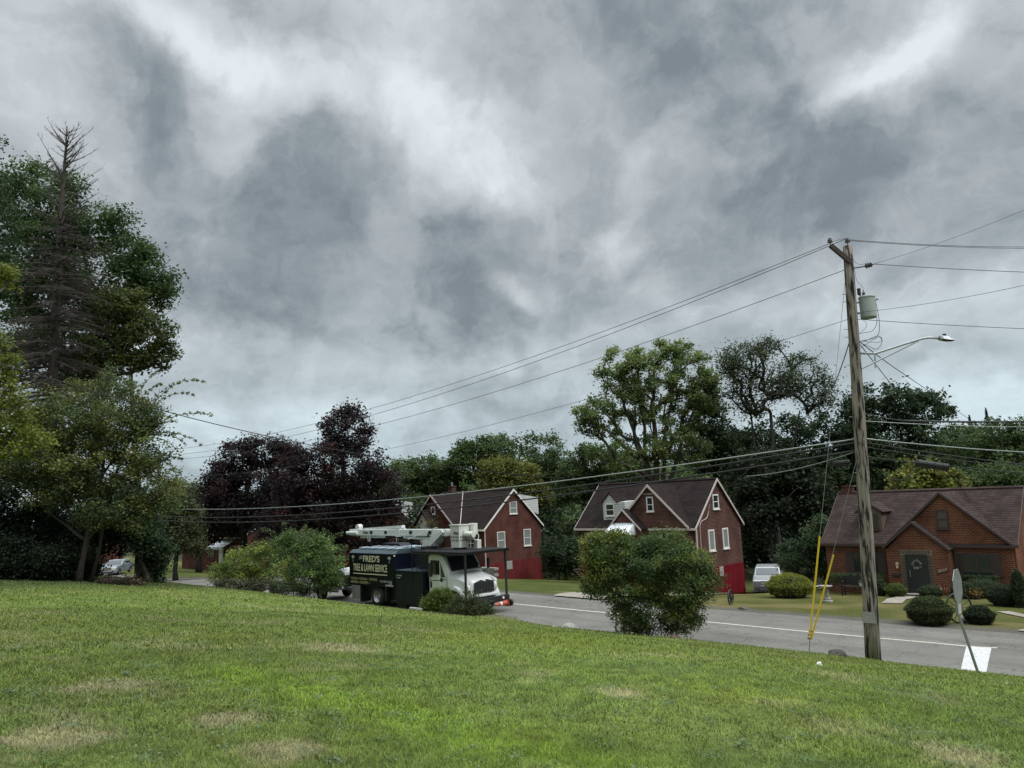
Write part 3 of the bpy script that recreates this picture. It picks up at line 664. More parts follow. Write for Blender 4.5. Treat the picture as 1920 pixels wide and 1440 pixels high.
for i in range(21):
    u = dx0-.27+i*.0672; k.box(u+.012, u+.056, yd-.022, yd, dz1+.062, dz1+.25)
sb = k.build('brick_surround', m_dbr, H3)
MB().box(dx0-.275, dx0-.05, yd-.012, yd-.0, dz0, dz1+.26).box(dx1+.05, dx1+.275, yd-.012, yd, dz0, dz1+.26).box(dx0-.05, dx1+.05, yd-.012, yd, dz1+.05, dz1+.26).build('mortar', m_mort, sb)
m_num = mat('tan number', (.50, .40, .28), .6)
pl = MB().prism([(-11.12, .30), (-10.62, .44), (-10.60, .60), (-11.10, .44)], 'y', yd-.03, yd-.001).build('number_plate', m_dtrim, H3)
text('2033', (-11.06, yd-.031, .36), (.40, 0, .12), (0, 0, .11), m_num, pl, bold=.01)
k = MB(); k.box(-12.92, -12.82, yd-.12, yd, .52, .72); k.prism([(-12.95, .72), (-12.79, .72), (-12.87, .82)], 'y', yd-.14, yd); k.build('porch_light', m_num, H3)
k = MB(); k.box(-13.18, -12.78, yd-.12, yd, .14, .30); k.build('mailbox', m_dtrim, H3, bevel=.02)
window(H3, 'y', 41.86, -10.13, -8.93, .24, 1.20, fm=m_dtrim, mull=(.52,), rails=(), shutters=.36, fw=.06)
window(H3, 'y', 41.86, -11.0, -10.58, 2.48, 3.28, fm=m_dtrim, rails=(.5,), fw=.06, gm=mat('brown curtained glass', (.07, .055, .045), .3, spec=.6))
window(H3, 'y', 42., -15.3, -14.1, .18, 1.14, fm=m_dtrim, mull=(.5,), rails=(), shutters=.36, fw=.06)
m_tan = mat('brown dormer cladding', (.10, .070, .052), .8, var=.15, scale=6)
MB().prism([(-15.0, 1.9), (-13.85, 1.9), (-13.85, 3.3), (-14.42, 3.68), (-15.0, 3.3)], 'y', 42.5, 44.6).build('dormer', m_tan, H3)
gable_roof_y(H3, -15.1, 3.26, -14.42, 3.70, -13.75, 3.26, 42.5, 44.7, r_pale, name='dormer_roof', over=.12, th=.06)
window(H3, 'y', 42.5, -14.75, -14.1, 2.4, 3.1, fm=m_dtrim, fw=.05)
chimney(H3, -16.35, 45.2, 3.6, 4.62, .5, b_red, pot=False)
MB().tube([(-10.42, 41.82, 1.45), (-10.42, 41.82, -.9)], .045, 6).build('downpipe', m_dtrim, H3)
# wreath hangs on the door: its own thing
wr = thing('wreath', (-11.95, yd-.06, .72), 'pale leafy wreath hanging on the dark front door of the right house', 'wreath')
t = rng.uniform(0, 2*np.pi, 420); rr_ = .19+rng.normal(0, .03, 420)
cc = np.stack([-11.95+rr_*np.cos(t), np.full(420, yd-.06)+rng.normal(0, .02, 420), .72+rr_*np.sin(t)], 1)
m_leaf = mat('leaf', (1, 1, 1), .6, attr=True, trans=.42, spec=.22)
leaves('foliage', cc, .06, np.where(rng.uniform(size=(420, 1)) < .55, [[.55, .55, .48]], [[.10, .14, .08]]), m_leaf, wr)

# far left brick house (under the maples) and the one behind the left trees
H0 = thing('brick_house', (-90, 45, gz(-90, 45)), 'low red brick house with a white door awning under the left purple maple', 'house')
x0, x1 = -101, -84.2
MB().prism([(42, -3.2), (49, -3.2), (49, .9+.5), (45.5, 3.4), (42, .9+.5)], 'x', x0, x1).build('wall', b_red, H0)
main_roof(H0, x0, x1, 42, 49, 1.5, 3.6, r_dark, m_trim)
window(H0, 'y', 42, -93.4, -91.6, -.9, .2, fm=m_dtrim)
k = MB(); k.slab([(-90.6, 42, 1.1), (-86.6, 42, 1.1), (-86.6, 40.6, .4), (-90.6, 40.6, .4)], .05); k.box(-90.6, -86.6, 40.55, 40.6, .15, .42); k.build('awning', m_awn, H0)
MB().box(-90.2, -89.2, 41.93, 42.0, -1.6, .4).build('door', m_trim, H0)
MB().box(-86.4, -84.4, 41.5, 42.0, -2.6, .6).build('porch_wall', m_tan, H0)
Hm = thing('brick_house', (-128, 46, gz(-128, 46)), 'brick house barely seen between trunks of the left thicket', 'house')
_pm = onY(110, 1045, 36)
MB().prism([(_pm[1], -3.5), (_pm[1]+7, -3.5), (_pm[1]+7, 1.2), (_pm[1]+3.5, 3.6), (_pm[1], 1.2)], 'x', _pm[0]-9, _pm[0]+7).build('wall', b_red, Hm)
main_roof(Hm, _pm[0]-9, _pm[0]+7, _pm[1], _pm[1]+7, 1.2, 3.6, r_dark, m_trim)
for u in (-5.5, -3.6, 1.2): window(Hm, 'y', _pm[1], _pm[0]+u, _pm[0]+u+.8, -1.3, .1)
# drives, walks
strip('driveway', [(-23.1, 28.1), (-22.9, 36), (-22.9, 54)], 3.0, m_conc, .09)
strip('garden_path', [(-12.0, 41.0), (-12.0, 37.6), (-11.5, 35.4)], .8, m_conc, .03)
strip('garden_path', [(-3.2, 30.2), (-5.0, 31.8), (-7.2, 34.6)], .5, m_conc, .03)
strip('front_step', [(-12.0, 41.05), (-12.0, 39.9)], 1.5, m_conc, .10)
strip('driveway', [(-4.4, 28.1), (-3.6, 30.5), (-2.6, 34.5)], 2.6, m_conc, .03)
# ------------------------------------------------------------------ bucket truck
m_navy = mat('navy truck paint', (.0025, .005, .013), .35, spec=.3, coat=.06, var=.2, scale=2)
m_bpan = mat('black green panel', (.003, .007, .006), .5, spec=.2)
m_tarp = mat('blue grey roof panels', (.040, .062, .075), .5, var=.25, scale=4)
m_wht = mat('white truck paint', (.62, .64, .63), .3, spec=.6, coat=.3, var=.06, scale=1.5)
m_fib = mat('white fibreglass', (.56, .57, .52), .5, var=.05, scale=4)
m_blkm = mat('black metal', (.012, .014, .016), .45, var=.3, scale=9)
m_gry = mat('grey canopy', (.014, .014, .014), .85, spec=.2, var=.25, scale=2.5)
m_tyre = mat('tyre rubber', (.014, .014, .014), .85)
m_rim = mat('steel rim', (.32, .33, .34), .4, metal=.5)
m_alu = mat('aluminium box', (.22, .22, .21), .5, metal=.3, var=.1, scale=6)
m_cream = mat('cream lettering', (.58, .55, .38), .6)
m_olive = mat('olive lettering', (.28, .27, .13), .6)
m_ltgrey = mat('grey lettering', (.36, .37, .36), .6)
m_blacklet = mat('black lettering', (.02, .02, .022), .6)
m_orange = mat('orange cone plastic', (.36, .06, .03), .5)
m_lamp = mat('lamp lens', (.62, .62, .60), .15, spec=.8)
T = thing('bucket_truck', (-27.5, 22.6, 0), 'white cab bucket truck with navy chip box lettered in cream, parked facing right', 'truck')
Y0, Y1 = 21.35, 23.85; BX0, BX1 = -31.75, -28.15
def wheel(par, x, y, r, w, s=-1, z=None, dual=False):
    """wheel with its outer face towards s*Y"""
    z = r if z is None else z
    wt = MB(); n = 28; prof = [(r*.60, 0), (r*.62, w*.04), (r*.93, 0), (r, w*.12), (r, w*.88), (r*.93, w), (r*.6, w)]
    vs_ = []; 
    for rr2, d in prof:
        for j in range(n): t = 2*math.pi*j/n; vs_.append((x+rr2*math.cos(t), y-s*d, z+rr2*math.sin(t)))
    fs = [(i*n+j, i*n+(j+1) % n, (i+1)*n+(j+1) % n, (i+1)*n+j) for i in range(len(prof)-1) for j in range(n)]
    wt.add(vs_, fs); o = wt.build('wheel', m_tyre, par, smooth=True)
    rm = MB(); prof = [(r*.61, .01), (r*.56, .03), (r*.52, w*.35), (r*.34, w*.42), (r*.24, w*.1 if not dual else w*.3), (r*.12, w*.02 if not dual else w*.2), (0, w*.02 if not dual else w*.2)]; vs_ = []
    for rr2, d in prof:
        for j in range(n): t = 2*math.pi*j/n; vs_.append((x+rr2*math.cos(t), y-s*d, z+rr2*math.sin(t)))
    fs = [(i*n+j, i*n+(j+1) % n, (i+1)*n+(j+1) % n, (i+1)*n+j) for i in range(len(prof)-1) for j in range(n)]
    rm.add(vs_, fs)
    rm.build('rim', m_rim, o, smooth=True)
    hl = MB()
    for j in range(5):
        t = 2*math.pi*j/5+.3; hl.cyl((x+r*.43*math.cos(t), y-s*(w*.385), z+r*.43*math.sin(t)), (x+r*.43*math.cos(t), y-s*(w*.36), z+r*.43*math.sin(t)), r*.055, 8)
    hl.build('rim_hole', m_blkm, o)
    return o
MB().box(-31.7, -23.7, 22.0, 22.25, .55, .78).box(-31.7, -23.7, 22.95, 23.2, .55, .78).box(-31.6, -31.4, 21.6, 23.6, .5, .62).build('chassis', m_blkm, T)
wheel(T, -29.66, 21.42, .47, .5, dual=True); wheel(T, -29.66, 23.78, .47, .5, 1, dual=True); wheel(T, -24.35, 21.5, .47, .28); wheel(T, -24.35, 23.5, .47, .28, 1)
MB().cyl((-29.66, 21.7, .47), (-29.66, 23.5, .47), .09, 10).cyl((-24.35, 21.6, .47), (-24.35, 23.4, .47), .07, 10).build('axle', m_blkm, T)
body = MB().box(BX0, BX1, Y0, Y1, .93, 2.44).build('chip_box', m_navy, T, bevel=.03)
k = MB(); k.prism([(Y0-.01, 2.44), (Y0+.18, 2.58), (Y1-.18, 2.58), (Y1+.01, 2.44)], 'x', BX0-.02, BX1+.02); rf = k.build('box_roof', m_tarp, body)
k = MB()
for i in range(5):
    for j in range(3):
        xx = BX0+.35+i*.66; yy = Y0+.28+j*.70; k.prism([(xx, 2.60), (xx+.46, 2.60), (xx+.50, 2.66), (xx+.04, 2.69)], 'y', yy, yy+.48)
k.build('roof_lid', mat('pale roof lid', (.30, .36, .40), .35), rf)
sp = MB().box(BX0+.04, BX1-.05, Y0-.012, Y0, .98, 2.40).build('side_panel', m_bpan, body)
k = MB()
for z in (1.98, 1.33): k.box(BX0+.02, BX1-.03, Y0-.03, Y0-.012, z-.012, z+.012)
for x in (BX0+.03, BX1-.05): k.box(x-.02, x+.02, Y0-.03, Y0-.012, .95, 2.42)
k.build('panel_rib', m_navy, body)
ys_ = Y0-.013
def tx(s, u0, u1, z0, z1, m, dz=0, **kw): return text(s, (BX0+u0, ys_, z0), (u1-u0, 0, dz), (0, 0, z1-z0), m, sp, **kw)
tx("FRED'S", 1.13, 2.43, 2.04, 2.34, m_cream, bold=.02)
tx("Bill", .80, 1.08, 2.14, 2.30, m_ltgrey, dz=.03, shear=.4)
tx("TREE & LAWN SERVICE", .30, 3.02, 1.60, 1.94, m_cream, bold=.012)
MB().box(BX0+.30, BX0+3.02, ys_-.006, ys_, 1.46, 1.50).build('underline', m_cream, sp)
for s, u0, u1, z0 in (("TREE REMOVAL", .08, .66, 1.18), ("TREE PRUNING", .80, 1.40, 1.18), ("STUMP REMOVAL", 1.60, 2.26, 1.18), ("SHRUB REMOVAL", .08, .72, 1.01), ("HEDGE REMOVAL", .88, 1.52, 1.01)):
    tx(s, u0, u1, z0, z0+.13, m_olive, bold=.015)
k = MB()
for u, z in ((.73, 1.245), (1.50, 1.245), (.80, 1.075), (1.62, 1.075)): k.add([(BX0+u-.025, ys_-.004, z), (BX0+u, ys_-.004, z-.035), (BX0+u+.025, ys_-.004, z), (BX0+u, ys_-.004, z+.035)], [(0, 1, 2, 3)])
k.build('lettering', m_cream, sp)
tx("412-835-4518", 2.44, 3.36, 1.14, 1.24, m_ltgrey, bold=.01)
k = MB()
for u in (.16, 3.06):   # little tree emblems
    k.add([(BX0+u+.13+.12*math.cos(t), ys_-.004, 2.24+.085*math.sin(t)*(1 if math.sin(t) > 0 else .6)) for t in np.linspace(0, 2*math.pi, 14)[:-1]], [tuple(range(13))])
    k.add([(BX0+u+.11, ys_-.004, 2.02), (BX0+u+.15, ys_-.004, 2.02), (BX0+u+.14, ys_-.004, 2.20), (BX0+u+.12, ys_-.004, 2.20)], [(0, 1, 2, 3)])
k.build('tree_emblem', m_ltgrey, sp)
k = MB(); k.box(BX1-.45, BX1-.25, ys_-.006, ys_, 1.08, 1.12).box(BX1-.72, BX1-.14, ys_-.006, ys_, .99, 1.05).build('sticker', m_ltgrey, sp)
MB().lathe((BX1-.02, Y0-.02, 2.33), [(0, 0), (.03, 0), (.04, .04), (0, .07)], 8).build('marker_lamp', m_lamp, body)
MB().box(BX0+.16, BX0+.80, Y0, Y0+.5, .28, .92).build('aluminium_box', m_alu, T, bevel=.02)
MB().box(BX0+.80, BX1, Y0+.33, Y1-.33, .35, .93).box(BX0+.82, BX0+.9, Y0+.02, Y0+.6, .15, .93).box(-28.95, -28.87, Y0+.02, Y0+.6, .3, .93).build('mudguard', m_blkm, T)
# hump of folded tarp at the far side
MB().prism([(-31.4, 2.58), (-31.1, 2.8), (-29.9, 2.8), (-29.6, 2.58)], 'y', 22.9, 23.6).build('tarp_roll', m_navy, T, bevel=.05)
# tool box body
tb = MB().box(BX1+.02, -26.18, Y0, Y1, .22, 1.72).build('tool_cabinet', m_navy, T, bevel=.03)
k = MB().box(BX1+.02, -26.18, Y0-.02, Y1, 1.722, 1.74); k.build('cabinet_top', m_tarp, tb)
k = MB()
for x in (-27.5, -26.85): k.box(x-.008, x+.008, Y0-.012, Y0, .3, 1.65)
for x in (-27.1, -26.4, -27.75): k.cyl((x, Y0-.02, 1.0), (x, Y0, 1.0), .05, 10); 
k.build('cabinet_door', m_blkm, tb)
text('NO FARMS NO FOOD', (BX1+.08, Y0-.013, 1.46), (.42, 0, 0), (0, 0, .06), m_ltgrey, tb) if False else text('GVW 33000', (BX1+.08, Y0-.013, 1.48), (.42, 0, 0), (0, 0, .06), m_ltgrey, tb)
text('TC 8804', (BX1+.08, Y0-.013, 1.38), (.30, 0, 0), (0, 0, .06), m_ltgrey, tb)
MB().box(-28.1, -27.5, Y0+.1, Y0+.7, .05, .24).box(-26.9, -26.3, Y0+.02, Y0+.4, -.0, .25).build('step', m_blkm, T)
# rails
k = MB()
for x in (-27.0, -26.3):
    k.tube([(x, 21.42, .5), (x, 21.42, 2.95)], .02, 6)
k.tube(bez((-27.0, 21.42, 2.9), (-27.0, 21.42, 3.0), (-26.85, 21.42, 3.0), 4)+bez((-26.45, 21.42, 3.0), (-26.3, 21.42, 3.0), (-26.3, 21.42, 2.85), 4), .02, 6)
for z in (.7, 1.0, 1.3, 1.95, 2.25): k.tube([(-26.62, 21.38, z), (-26.3, 21.38, z)], .014, 5)
k.tube([(-26.62, 21.38, .5), (-26.62, 21.38, 2.5)], .014, 5)
k.build('access_ladder', m_blkm, T)
# cab
ca = MB(); pr = [(-26.08, .80), (-24.70, .80), (-24.66, 1.74), (-25.12, 2.40), (-25.45, 2.50), (-25.9, 2.50), (-26.08, 2.40)]
ca.prism(pr, 'y', 21.58, 23.52); cab = ca.build('cab', m_wht, T, bevel=.07, seg=3)
# windscreen
ws = MB(); a = np.array([-24.655, 1.80]); b = np.array([-25.06, 2.36]); o_ = .018
ws.add([(a[0]+o_, 21.70, a[1]), (a[0]+o_, 23.40, a[1]), (b[0]+o_, 23.30, b[1]), (b[0]+o_, 21.80, b[1])], [(0, 1, 2, 3)])
w = ws.build('windscreen', m_gl, cab)
k = MB(); k.tube([(a[0]+.03, 21.68, a[1]), (b[0]+.03, 21.78, b[1]), (b[0]+.03, 23.32, b[1]), (a[0]+.03, 23.42, a[1]), (a[0]+.03, 21.68, a[1])], .022, 5); k.build('seal', m_blkm, w)
dr = MB().prism([(-25.98, .90), (-24.84, .90), (-24.80, 1.62), (-25.18, 2.32), (-25.98, 2.34)], 'y', 21.565, 21.60).build('door', m_wht, cab, bevel=.01)
MB().prism([(-25.90, 1.62), (-25.30, 1.62), (-25.30, 2.22), (-25.90, 2.22)], 'y', 21.548, 21.57).prism([(-25.22, 1.52), (-24.93, 1.52), (-25.22, 2.12)], 'y', 21.548, 21.57).build('side_window', m_gl, dr)
k = MB(); k.box(-25.92, -25.82, 21.54, 21.57, 1.05, 1.32); k.build('door_handle', m_blkm, dr)
k = MB()
for u in (-26.0, -24.82): k.box(u-.006, u+.006, 21.556, 21.566, .85, 1.6)
k.build('door_gap', m_blkm, dr)
k = MB(); k.box(-25.75, -25.52, 21.28, 21.36, 1.55, 2.12); k.tube([(-25.6, 21.32, 1.56), (-25.58, 21.3, 1.40), (-24.92, 21.34, 1.42), (-24.9, 21.6, 1.45)], .018, 5); k.box(-24.96, -24.86, 21.3, 21.36, 1.36, 1.52); k.tube([(-25.65, 21.32, 2.1), (-25.65, 21.6, 2.2)], .015, 5)
k.build('mirror', m_blkm, cab)
k = MB(); k.box(-24.45, -24.35, 23.6, 23.66, 1.75, 2.2); k.tube([(-24.4, 23.63, 1.8), (-24.6, 23.5, 1.6)], .018, 5); k.build('mirror', m_blkm, cab)
# hood: loft from the cowl to the grille
secs = [(-24.70, 21.64, 23.46, .95, 1.74), (-24.35, 21.68, 23.42, .95, 1.70), (-24.0, 21.75, 23.35, .90, 1.60), (-23.72, 21.86, 23.24, .82, 1.46), (-23.60, 21.94, 23.16, .80, 1.34)]
V = []; nsec = 13
for (x, ya, yb, zl, zh) in secs:
    for j in range(nsec):
        t = math.pi*j/(nsec-1); cx_ = math.cos(t); sy = math.sin(t)
        yy = (ya+yb)/2-(yb-ya)/2*np.sign(cx_)*abs(cx_)**.35; zz = zl+(zh-zl)*sy**.45
        V.append((x, yy, zz))
Fc = [(i*nsec+j, i*nsec+j+1, (i+1)*nsec+j+1, (i+1)*nsec+j) for i in range(len(secs)-1) for j in range(nsec-1)]+[tuple((len(secs)-1)*nsec+j for j in range(nsec))]
k = MB(); k.add(V, Fc); hood = k.build('hood', m_wht, T, smooth=False); 
hb = hood.modifiers.new('sub', 'SUBSURF'); hb.levels = 1; hb.render_levels = 2
for p in hood.data.polygons: p.use_smooth = True
MB().prism([(-24.76, .95), (-23.70, .90), (-23.70, 1.36), (-24.2, 1.52), (-24.76, 1.62)], 'y', 21.62, 21.8).build('hood_side', m_wht, T, bevel=.06, seg=3)
MB().prism([(-24.76, .95), (-23.70, .90), (-23.70, 1.36), (-24.2, 1.52), (-24.76, 1.62)], 'y', 23.3, 23.48).build('hood_side', m_wht, T, bevel=.06, seg=3)
# fenders
for s, yc in ((-1, 21.62), (1, 23.48)):
    k = MB(); outer = [(-24.35+.68*math.cos(t), .47+.72*math.sin(t)) for t in np.linspace(R(200), R(-12), 16)]; inner = [(-24.35+.53*math.cos(t), .47+.55*math.sin(t)) for t in np.linspace(R(-12), R(200), 16)]
    ya, yb = (yc-.16, yc+.22) if s < 0 else (yc-.22, yc+.16); k.prism(outer+inner, 'y', ya, yb); k.build('fender', m_wht, T, bevel=.04, seg=3)
gr = MB(); gr.prism([(21.98, .86), (23.12, .86), (23.10, 1.30), (22.72, 1.40), (22.55, 1.33), (22.38, 1.40), (22.0, 1.30)], 'x', -23.60, -23.55); grl = gr.build('grille', mat('black grille', (.02, .024, .024), .6), T)
k = MB()
for i in range(12): k.box(-23.55, -23.535, 22.02+i*.092, 22.05+i*.092, .9, 1.28)
k.build('grille_bar', m_blkm, grl)
k = MB(); k.add([(-23.53, 22.55-.06, 1.385), (-23.53, 22.55, 1.31), (-23.53, 22.55+.06, 1.385), (-23.53, 22.55, 1.42)], [(0, 1, 2, 3)]); k.build('badge', m_wht, grl)
for yy in (21.76, 23.30):
    k = MB(); k.lathe((0, 0, 0), [(0, .07), (.06, .06), (.10, .02), (.11, -.05), (0, -.06)], 14); k.v = [(-23.68+z*1.0, yy+y*.85, 1.08+x*1.5) for x, y, z in k.v]; k.build('headlight', m_lamp, T, smooth=True)
MB().box(-23.66, -23.50, 21.75, 23.35, .70, .82).build('valance', m_wht, T, bevel=.03)
# bumper with posts that carry the canopy
bp_ = MB().box(-23.52, -23.36, 21.35, 23.85, .42, .66).build('bumper', m_blkm, T, bevel=.02)
for yy in (21.75, 23.45): MB().cyl((-23.36, yy, .56), (-23.34, yy, .56), .06, 12).build('fog_lamp', m_lamp, bp_)
MB().cyl((-23.30, 22.0, .36), (-23.30, 22.1, .36), .12, 12).cyl((-23.28, 23.75, .32), (-23.28, 23.85, .32), .15, 12).build('tow_hook', m_blkm, bp_)
for yy in (21.42, 23.80): MB().box(-23.53, -23.45, yy-.035, yy+.035, .6, 2.56).build('canopy_post', m_blkm, T)
cn = MB().box(-26.78, -23.38, 21.2, 23.95, 2.565, 2.62).build('canopy', m_gry, T, bevel=.008)
k = MB()
for i in range(9): k.box(-26.7+i*.4, -26.66+i*.4, 21.25, 23.9, 2.5, 2.564)
k.box(-26.78, -23.38, 21.2, 21.24, 2.50, 2.564).box(-26.78, -23.38, 23.91, 23.95, 2.50, 2.564); k.build('canopy_beam', m_blkm, cn)
k = MB(); k.tube([(-23.35, 21.9, 1.75), (-23.35, 21.9, 1.6)], .02, 5)
# traffic cones carried on the bumper, lying flat
# the cones lie low, half hidden by the shrub
tc = thing('traffic_cone', (-23.25, 22.7, .30), 'orange traffic cones stacked lying on the truck front bumper', 'traffic cone')
k = MB(); k.tube([(-23.18, 22.75, .33), (-23.18, 23.05, .34), (-23.18, 23.45, .35)], [.04, .08, .115], 14); k.build('cone', m_orange, tc)
MB().tube([(-23.18, 23.05, .34), (-23.18, 23.14, .342)], [.084, .094], 14).build('reflective_band', m_lamp, tc)
MB().box(-23.32, -23.04, 23.45, 23.48, .21, .49).build('cone_base', m_orange, tc)
# ---- boom
BYc = 22.55
def bx(px, py, Y=BYc-.17): return onY(px, py, Y)
zt, zb = bx(655+10, 992)[2], bx(665, 1004)[2]
xL = bx(655, 1000)[0]; xR = bx(836, 1000)[0]; zt = 3.36; zb = 3.10
a_ = bx(700, 992.5); b_ = bx(700, 1004.5); zt = a_[2]; zb = b_[2]
boom = MB().box(xL, xR, BYc-.17, BYc+.17, zb, zt).build('boom', m_wht, T, bevel=.02)
def bz(px0, py0, px1, py1): a = bx(px0, py0); b = bx(px1, py1); return a[0], b[0], b[2], a[2]
x0_, x1_, z0_, z1_ = bz(742, 991, 750, 1006); MB().box(x0_, x1_, BYc-.20, BYc+.20, zb-.04, zt+.03).build('boom_collar', m_wht, boom)
k = MB()
for px in (696, 723, 770, 806): 
    p = bx(px, 998.3); k.prism([(p[0]+.125*math.cos(t)*1.0, p[2]+.085*math.sin(t)) for t in np.linspace(0, 2*math.pi, 9)[:-1]], 'y', BYc-.185, BYc-.165)
for px in (731, 735, 739, 753, 757, 761): p = bx(px, 998); k.cyl((p[0], BYc-.18, p[2]), (p[0], BYc-.165, p[2]), .014, 8)
k.build('boom_opening', m_blkm, boom)
p = bx(680, 1001); q = bx(691, 996.2); text('Altec', (p[0], BYc-.172, p[2]), (q[0]-p[0], 0, 0), (0, 0, .15), m_blacklet, boom, bold=.03, shear=.2)
p = bx(655, 997); q = bx(672, 1001); MB().cyl((p[0]-.12, BYc-.22, (zt+zb)/2-.02), (q[0], BYc-.22, (zt+zb)/2-.02), .085, 14).build('boom_cylinder', m_wht, boom, smooth=False)
# upper elbow bulge and folded upper boom behind
p = bx(668, 988); k = MB(); k.cyl((p[0], BYc-.12, p[2]-.03), (p[0], BYc+.12, p[2]-.03), .16, 14); k.build('elbow_joint', m_fib, boom)
k = MB(); a = bx(680, 991); b = bx(751, 985); k.slab([(a[0], BYc-.1, a[2]+.02), (b[0], BYc-.1, b[2]), (b[0], BYc+.1, b[2]), (a[0], BYc+.1, a[2]+.02)], .13); k.build('link_arm', m_wht, boom)
k = MB(); a = bx(672, 1007); b = bx(716, 1005); k.cyl((a[0], BYc, a[2]), (b[0], BYc, a[2]+.02), .06, 10); k.build('lift_cylinder', m_wht, boom); k = MB(); a = bx(753, 1006); b = bx(800, 1011); k.cyl((a[0], BYc, a[2]-.02), (b[0], BYc, b[2]), .075, 12); k.build('lift_cylinder', m_wht, boom)
k = MB(); p = bx(690, 1009); k.prism([(p[0]-.16, zb), (p[0]+.16, zb), (p[0]+.08, zb-.28), (p[0]-.08, zb-.28)], 'y', BYc-.12, BYc-.08); k.build('boom_bracket', m_wht, boom)
text('20', (p[0]-.06, BYc-.121, zb-.22), (.13, 0, 0), (0, 0, .13), m_blacklet, boom, bold=.02)
# turret
a = bx(833, 993); b = bx(803, 1025); k = MB()
k.prism([(a[0]-.10, a[2]), (a[0]+.03, a[2]-.12), (b[0]+.26, 2.75), (b[0]-.06, 2.75), (b[0]-.15, 3.0)], 'y', BYc-.26, BYc-.20)
k.prism([(a[0]-.10, a[2]), (a[0]+.03, a[2]-.12), (b[0]+.26, 2.75), (b[0]-.06, 2.75), (b[0]-.15, 3.0)], 'y', BYc+.20, BYc+.26)
k.box(b[0]-.35, b[0]+.1, BYc-.2, BYc+.2, 2.72, 3.02); tr_ = k.build('turret', m_wht, T, bevel=.015)
MB().cyl((b[0]-.1, BYc, 2.62), (b[0]-.1, BYc, 2.73), .42, 20).box(b[0]-.5, b[0]+.3, BYc-.4, BYc+.4, 1.74, 2.62).build('pedestal', m_blkm, tr_)
c_ = bx(824, 1013); k = MB()
k.tube([(c_[0]+.02+.22*math.cos(t), BYc-.08, c_[2]+.25*math.sin(t)) for t in np.linspace(R(-140), R(70), 14)], .035, 7); k.build('hydraulic_hose', m_blkm, tr_)
k = MB(); a = bx(765, 1011, BYc-.3); b = bx(819, 989, BYc-.3); k.tube([tuple(a), tuple(b)], .016, 5); k.build('lanyard', m_wht, boom)
a = bx(806, 1003); MB().box(a[0]-.06, a[0]+.06, BYc-.275, BYc-.26, a[2]-.06, a[2]+.06).box(a[0]-.02, a[0]+.01, BYc-.275, BYc-.26, a[2]-.22, a[2]-.14).build('decal', m_blkm, tr_)
# upper boom end cylinders beyond the basket
k = MB(); a = bx(838, 1000, 22.7); b = bx(884, 1005, 22.7); k.cyl((a[0], 22.75, a[2]), (b[0]+.1, 22.75, a[2]-.05), .13, 14); k.build('upper_boom', m_fib, T)
e = onX(893, 1006, -24.4); k = MB(); k.cyl((-24.9, e[1], e[2]), (-24.4, e[1], e[2]), .15, 16, .17); ub = k.build('boom_tip', m_fib, T)
MB().cyl((-24.41, e[1], e[2]), (-24.395, e[1], e[2]), .12, 16).build('tip_opening', m_gry, ub)
MB().box(-25.0, -24.65, 23.05, 23.3, 3.2, 3.72).box(-24.75, -24.5, 23.1, 23.35, 2.62, 3.0).build('basket_bracket', m_fib, T, bevel=.02)
# basket
bk = MB(); bx0, bx1, by0, by1 = -25.5, -24.9, 22.4, 23.0; t_ = .03
bk.add([(bx0+t_, by0+t_, 2.70), (bx1-t_, by0+t_, 2.70), (bx1-t_, by1-t_, 2.70), (bx0+t_, by1-t_, 2.70), (bx0, by0, 3.66), (bx1, by0, 3.66), (bx1, by1, 3.66), (bx0, by1, 3.66),
        (bx0+.03, by0+.03, 3.66), (bx1-.03, by0+.03, 3.66), (bx1-.03, by1-.03, 3.66), (bx0+.03, by1-.03, 3.66), (bx0+.06, by0+.06, 2.74), (bx1-.06, by0+.06, 2.74), (bx1-.06, by1-.06, 2.74), (bx0+.06, by1-.06, 2.74)],
       [(3,2,1,0), (0,1,5,4), (1,2,6,5), (2,3,7,6), (3,0,4,7), (4,5,9,8), (5,6,10,9), (6,7,11,10), (7,4,8,11), (8,9,13,12), (9,10,14,13), (10,11,15,14), (11,8,12,15), (12,13,14,15)])
bkt = bk.build('basket', m_fib, T)
k = MB(); z = 3.66
k.box(bx0-.035, bx1+.035, by0-.035, by0+.03, z, z+.04).box(bx0-.035, bx1+.035, by1-.03, by1+.035, z, z+.04).box(bx0-.035, bx0+.03, by0+.03, by1-.03, z, z+.04).box(bx1-.03, bx1+.035, by0+.03, by1-.03, z, z+.04); k.build('rim_lip', m_fib, bkt)
MB().box(bx0+.1, bx1-.08, by0+.1, by1-.1, 2.62, 2.70).build('basket_mount', m_blkm, bkt)
def bt(s, z, h_, m, u0=.08, u1=.52):
    text(s, (bx0+u0, by0-.006+(3.66-z)/.96*t_, z), (u1-u0, 0, 0), (0, 0, h_), m, bkt, bold=.015)
    text(s, (bx1+.006-(3.66-z)/.96*t_, by0+u0, z), (0, u1-u0, 0), (0, 0, h_), m, bkt, bold=.015)
bt('Altec', 3.27, .15, m_blacklet, .20, .54); bt('MUST WEAR', 3.11, .10, mat('grey stencil', (.16, .16, .14), .7), .06, .54); bt('SAFETY GEAR', 2.97, .09, MATS['grey stencil'], .06, .54)
